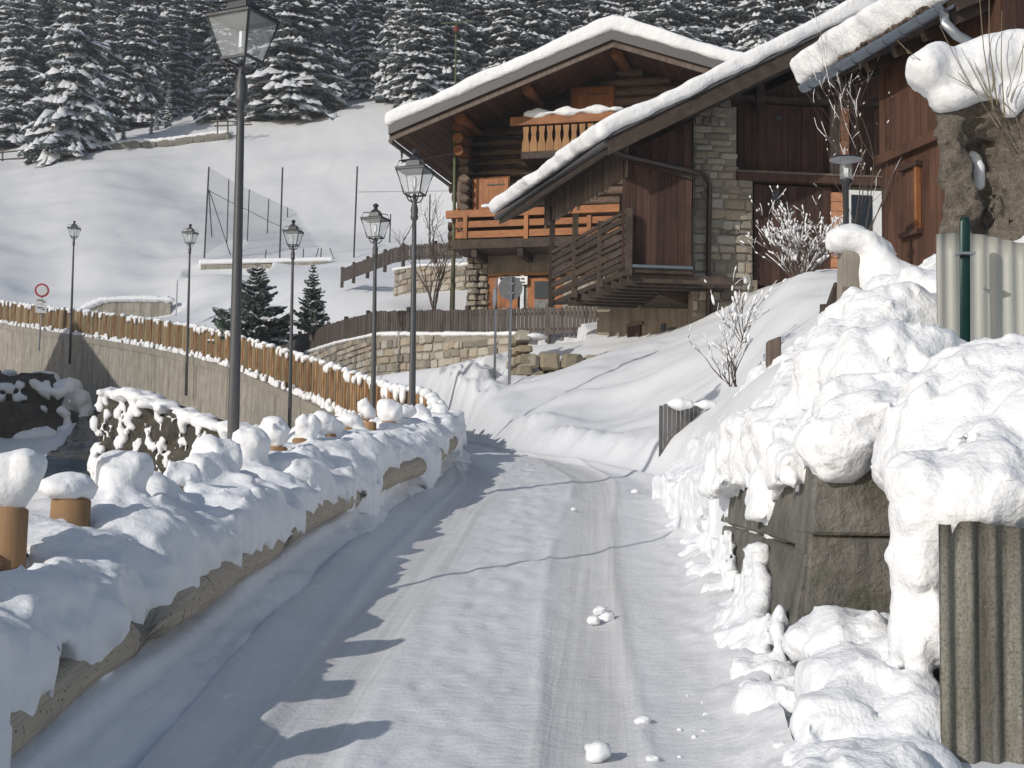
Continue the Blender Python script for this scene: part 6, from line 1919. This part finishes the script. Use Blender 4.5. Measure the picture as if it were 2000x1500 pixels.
# low snowy field wall and rails at the forest edge
t = thing('field_wall', Q(400, 262, 113), 'low dark field wall capped with snow at the foot of the forest', 'wall')
ks, kr = MB(), MB()
for i in range(110):
    f_ = i / 109; px = 205 + f_ * 240; py = 292 - f_ * 42 - 3 * math.sin(f_ * 9)
    p = Q(px, py, 113); p.z = gz(p.x, 113)
    if random.random() < .6: kr.ellip(p + Vector((0, -.2, .1)), (.35, .3, random.uniform(.2, .42)), 6, 4)
    ks.ellip(p + Vector((0, .1, .45)), (.5, .45, random.uniform(.15, .3)), 7, 5)
o = kr.build('stones', M['rock'], t); o['kind'] = 'stuff'
o = ks.build('snow_cover', M['snow'], t, smooth=True, fix=False); o['kind'] = 'stuff'
t = thing('rail_fence', Q(430, 245, 112), 'rough pole rail fence at the forest edge behind the tall lamp post', 'fence')
for (a, b_) in (((412, 236), (490, 238)), ((418, 246), (492, 243))):
    pa, pb = Q(*a, 111.5), Q(*b_, 111.5); MB().tube([pa, pb], .07, 6).build('rail', M['bark'], t)
for px in (425, 445, 470): MB().tube([Q(px, 262, 111.6), Q(px, 228, 111.6)], .06, 6).build('post', M['bark'], t)
t = thing('rail_fence', Q(30, 300, 110), 'low pole rail fence in the snow at the meadow top beside the broad spruce', 'fence')
for (a, b_) in (((-20, 300), (62, 292)), ((-20, 313), (48, 309))):
    MB().tube([Q(*a, 110), Q(*b_, 110)], .08, 6).build('rail', M['bark'], t)
for px in (5, 55): MB().tube([Q(px, 315, 110.1), Q(px, 290, 110.1)], .07, 6).build('post', M['bark'], t)

# house outside the picture whose gable shadow falls on the stream wall
def shade_house():
    y = 60.3; hit = Vector((float(XF(y)) - .3, y, float(ZR(y)) + .45)); L = -sun_dir
    pk = hit + L * 18.0
    fx = Vector((SUN_H.x, SUN_H.y, 0)); px_ = Vector((SUN_H.y, -SUN_H.x, 0))      # px_ points downstream
    zg = pk.z - 11.0
    hw, he = (4.2, 10.5), (2.9, 6.6)
    o = thing('stone_house', Vector((pk.x, pk.y, zg)), 'tall plastered house with a steep gable across the stream, shading the concrete wall', 'house')
    g = [pk - px_ * hw[0] + Vector((0, 0, -he[0] - 9)), pk + px_ * hw[1] + Vector((0, 0, -he[1] - 9)), pk + px_ * hw[1] + Vector((0, 0, -he[1])), pk - Vector((0, 0, .1)), pk - px_ * hw[0] + Vector((0, 0, -he[0]))]
    MB().prism(g, fx * -8).build('wall', M['plaster'], o)
    for sg, w_, e_ in ((-1, hw[0], he[0]), (1, hw[1], he[1])):
        a = pk; b = pk + px_ * sg * w_ * 1.06 - Vector((0, 0, e_ * 1.06))
        MB().hexa([a + fx * .1, b + fx * .1, b - fx * 8.2, a - fx * 8.2], [p + Vector((0, 0, .25)) for p in (a + fx * .1, b + fx * .1, b - fx * 8.2, a - fx * 8.2)]).build('roof', M['snow_roof'], o)
    for u in (-2, 1.5):
        for z in (-5, -8):
            c = pk + px_ * u + Vector((0, 0, z)) + fx * .03
            MB().box(c, px_ * 1.0, fx * .06, Vector((0, 0, 1.3))).build('window', M['window'], o)
    MB().box(pk + Vector((0, 0, -10.4)) + fx * .03, px_ * 1.1, fx * .06, Vector((0, 0, 2.1))).build('door', M['orange_v'], o)
shade_house()

# ------------------------------------------------------------------ bare shrubs
def shrub(base, height, spread, stems, depth, seed, mat, parent, r0=.012, name='stem', lean=(0, 0), snowy=0.0):
    rr_ = random.Random(seed); tips = []
    mb = MB(); ms_ = MB()
    def grow(p, d, L, r, lev):
        n = 3; pts = [p]; q = p; dd = d.copy()
        for i in range(n):
            dd = (dd + Vector((rr_.uniform(-.25, .25), rr_.uniform(-.25, .25), rr_.uniform(-.05, .18)))).normalized()
            q = q + dd * L / n; pts.append(q)
        mb.tube(pts, [r, r * .85, r * .7, r * .5], 5 if lev < 2 else 4)
        if snowy and rr_.random() < snowy:
            up_ = Vector((0, 0, r * .9)); k0 = rr_.choice((0, 1))
            ms_.tube([x + up_ for x in pts[k0:]], [max(r * rr_.uniform(.5, .95), .0035) for x in pts[k0:]], 5)
        tips.append((q, dd)); tips.append((pts[2], dd))
        if lev < depth:
            for k in range(rr_.choice((2, 3))):
                nd = (dd + Vector((rr_.uniform(-.8, .8), rr_.uniform(-.8, .8), rr_.uniform(-.2, .5)))).normalized()
                grow(pts[rr_.choice((1, 2, 3))], nd, L * rr_.uniform(.5, .75), r * .6, lev + 1)
    for i in range(stems):
        a = rr_.uniform(0, 6.28)
        d = Vector((math.cos(a) * spread + lean[0], math.sin(a) * spread * .7 + lean[1], 1)).normalized()
        grow(Vector(base) + Vector((rr_.uniform(-.05, .05), rr_.uniform(-.05, .05), -.05)), d, height * rr_.uniform(.4, .6), r0, 0)
    mb.build(name, mat, parent, fix=False)
    if ms_.v:
        o = ms_.build('twig_snow', M['snow'], parent, smooth=True, fix=False); o['kind'] = 'stuff'
    return tips
def snow_dabs(tips, prob, r, parent, seed, name='snow_dab'):
    rr_ = random.Random(seed); k = MB()
    for p, d in tips:
        if rr_.random() < prob:
            q = rr_.uniform(*r)
            a_, b_2, c_ = frame_from(d); k.ellip(p + Vector((0, 0, q * .3)) - d * q, (q * rr_.uniform(.5, .9), q * rr_.uniform(.5, .9), q * rr_.uniform(1.0, 2.6)), 6, 5, (a_, b_2, c_))
    o = k.build(name, M['snow'], parent, smooth=True, fix=False); o['kind'] = 'stuff'
b = Q(1560, 556, 18.5)
t = thing('shrub', b, 'snow-clotted bare shrub growing before the barn boards', 'shrub')
tips = shrub(b, 1.15, .55, 22, 3, 4, M['twig'], t, .009, snowy=.6)
snow_dabs(tips, .45, (.008, .022), t, 5)
b = Q(1660, 330, 17.4); b.z -= .1
t = thing('shrub', Q(1665, 540, 17.4), 'tall thin bare shrub with frosted twigs reaching up to the gutter', 'shrub')
tips = shrub(Q(1660, 540, 17.4), 2.9, .22, 6, 4, 14, M['twig'], t, .009, snowy=.18)
snow_dabs(tips, .12, (.005, .012), t, 6)
b = Q(1432, 745, 14.2)
t = thing('shrub', b, 'sprawling leafless bush poking out of the snow slope near the stub post', 'shrub')
tips = shrub(b, .75, .9, 8, 2, 21, M['twig'], t, .008, lean=(-.35, 0), snowy=.4); snow_dabs(tips, .35, (.008, .022), t, 8)
b = Q(1450, 660, 14.6)
t = thing('shrub', b, 'thin twiggy bush with snow balls on the bank above the leafless bush', 'shrub')
tips = shrub(b, .75, .5, 7, 2, 24, M['twig'], t, .007, snowy=.5); snow_dabs(tips, .4, (.012, .03), t, 9)
b = Q(848, 604, 39.3)
t = thing('sapling', b, 'bare young tree with several thin stems behind the picket fence', 'tree')
tips = shrub(b, 2.6, .28, 5, 3, 31, M['twig'], t, .03)
b = Q(842, 500, 48.0)
t = thing('sapling', b, 'thin bare saplings rising beside the upper picket fence', 'tree')
tips = shrub(b, 2.4, .14, 5, 2, 35, M['twig'], t, .018); snow_dabs(tips, .3, (.02, .05), t, 10)
b = Q(1620, 220, 20); 

# ------------------------------------------------------------------ pollarded tree behind the plastic panel
b = Q(1930, 520, 9.4)
t = thing('pollard_tree', b - Vector((0, 0, .6)), 'thick pollarded tree trunk with a heavy snow cushion and upright shoots', 'tree')
tk = Snow((1.9, 8.6, 1.8), (4.4, 10.2, 5.3), .03)
def chain(pts, k=.08):
    for i in range(len(pts) - 1):
        (ax_, ay_, aY, ar), (bx_, by_, bY, br) = pts[i], pts[i + 1]
        for q in range(7):
            f_ = q / 6
            tk.blob(Q(ax_ + (bx_ - ax_) * f_, ay_ + (by_ - ay_) * f_, aY + (bY - aY) * f_), (ar + (br - ar) * f_,) * 3, k)
chain([(1875, 560, 9.3, .11), (1872, 420, 9.3, .09), (1870, 320, 9.3, .08), (1862, 230, 9.3, .085), (1880, 200, 9.35, .13)], .03)
chain([(1985, 560, 9.4, .24), (1990, 440, 9.4, .21), (1992, 330, 9.4, .19), (1985, 260, 9.4, .18), (1960, 210, 9.4, .17)], .03)
chain([(1880, 205, 9.4, .15), (1920, 215, 9.35, .17), (1990, 225, 9.4, .18), (2040, 220, 9.4, .2)])
chain([(1925, 470, 9.62, .10), (1922, 380, 9.62, .11), (1920, 300, 9.62, .12), (1920, 240, 9.6, .12)], .03)
tk.noise(.05, .22, 4); tk.noise(.035, .07, 3)
tk.build('trunk', M['bark'], t)
cs = Snow((2.2, 8.6, 3.9), (4.4, 10.2, 5.8), .035)
for (px, py, Y, rx, rz) in ((1812, 135, 9.2, .155, .155), (1850, 160, 9.25, .15, .13), (1845, 190, 9.2, .10, .09), (1890, 150, 9.3, .2, .17), (1935, 130, 9.35, .22, .22), (1985, 130, 9.4, .24, .24), (1870, 190, 9.2, .12, .09), (1920, 185, 9.2, .10, .08), (1985, 190, 9.25, .14, .10), (2040, 140, 9.4, .25, .25), (1970, 205, 9.15, .06, .08), (1830, 105, 9.25, .08, .06), (1908, 322, 9.42, .035, .06), (1914, 350, 9.42, .025, .07), (1903, 303, 9.42, .045, .03)):
    cs.blob(Q(px, py, Y), (rx, rx * 1.2, rz), .07)
cs.noise(.03, .22, 3); cs.noise(.012, .06, 2)
cs.build('snow_cushion', M['snow'], t)
sh = MB()
for (a, b_) in (((1950, 250), (1835, 50)), ((1955, 245), (1877, 93)), ((1940, 215), (1912, -20)), ((1948, 205), (1932, -30)), ((1962, 230), (1957, 20)), ((1940, 200), (1870, 140)), ((1945, 195), (1850, 145)), ((1975, 200), (1998, 80)), ((1938, 180), (1937, 137)), ((1930, 190), (1903, 120)), ((1960, 200), (1990, 250)), ((1968, 190), (2010, 60)), ((1775, 105), (1752, 78)), ((1800, 120), (1770, 95)), ((1940, 210), (1905, 130))):
    p, q = Q(*a, 9.05), Q(*b_, 9.05); mid_ = (p + q) / 2 + Vector((random.uniform(-.03, .03), 0, random.uniform(-.02, .02)))
    sh.tube([p, mid_, q], [.005, .0035, .0018], 5)
sh.build('shoot', M['twig_pale'], t, fix=False)

# ------------------------------------------------------------------ thin winter air
hz = MB().hexa([(-260, -12, -8), (260, -12, -8), (260, 300, -8), (-260, 300, -8)], [(-260, -12, 190), (260, -12, 190), (260, 300, 190), (-260, 300, 190)])
m = bpy.data.materials.new('winter_air'); m.use_nodes = True
t = m.node_tree
t.nodes.remove(t.nodes['Principled BSDF'])
pv = t.nodes.new('ShaderNodeVolumePrincipled')
pv.inputs['Color'].default_value = (.86, .90, .96, 1)
pv.inputs['Density'].default_value = 0.0009
pv.inputs['Anisotropy'].default_value = 0.2
t.links.new(pv.outputs[0], t.nodes['Material Output'].inputs['Volume'])
tag(hz.build('haze', m), 'thin bright winter haze over the whole valley', 'haze', kind='stuff')
SC.cycles.volume_bounces = 0
SC.cycles.volume_step_rate = 4
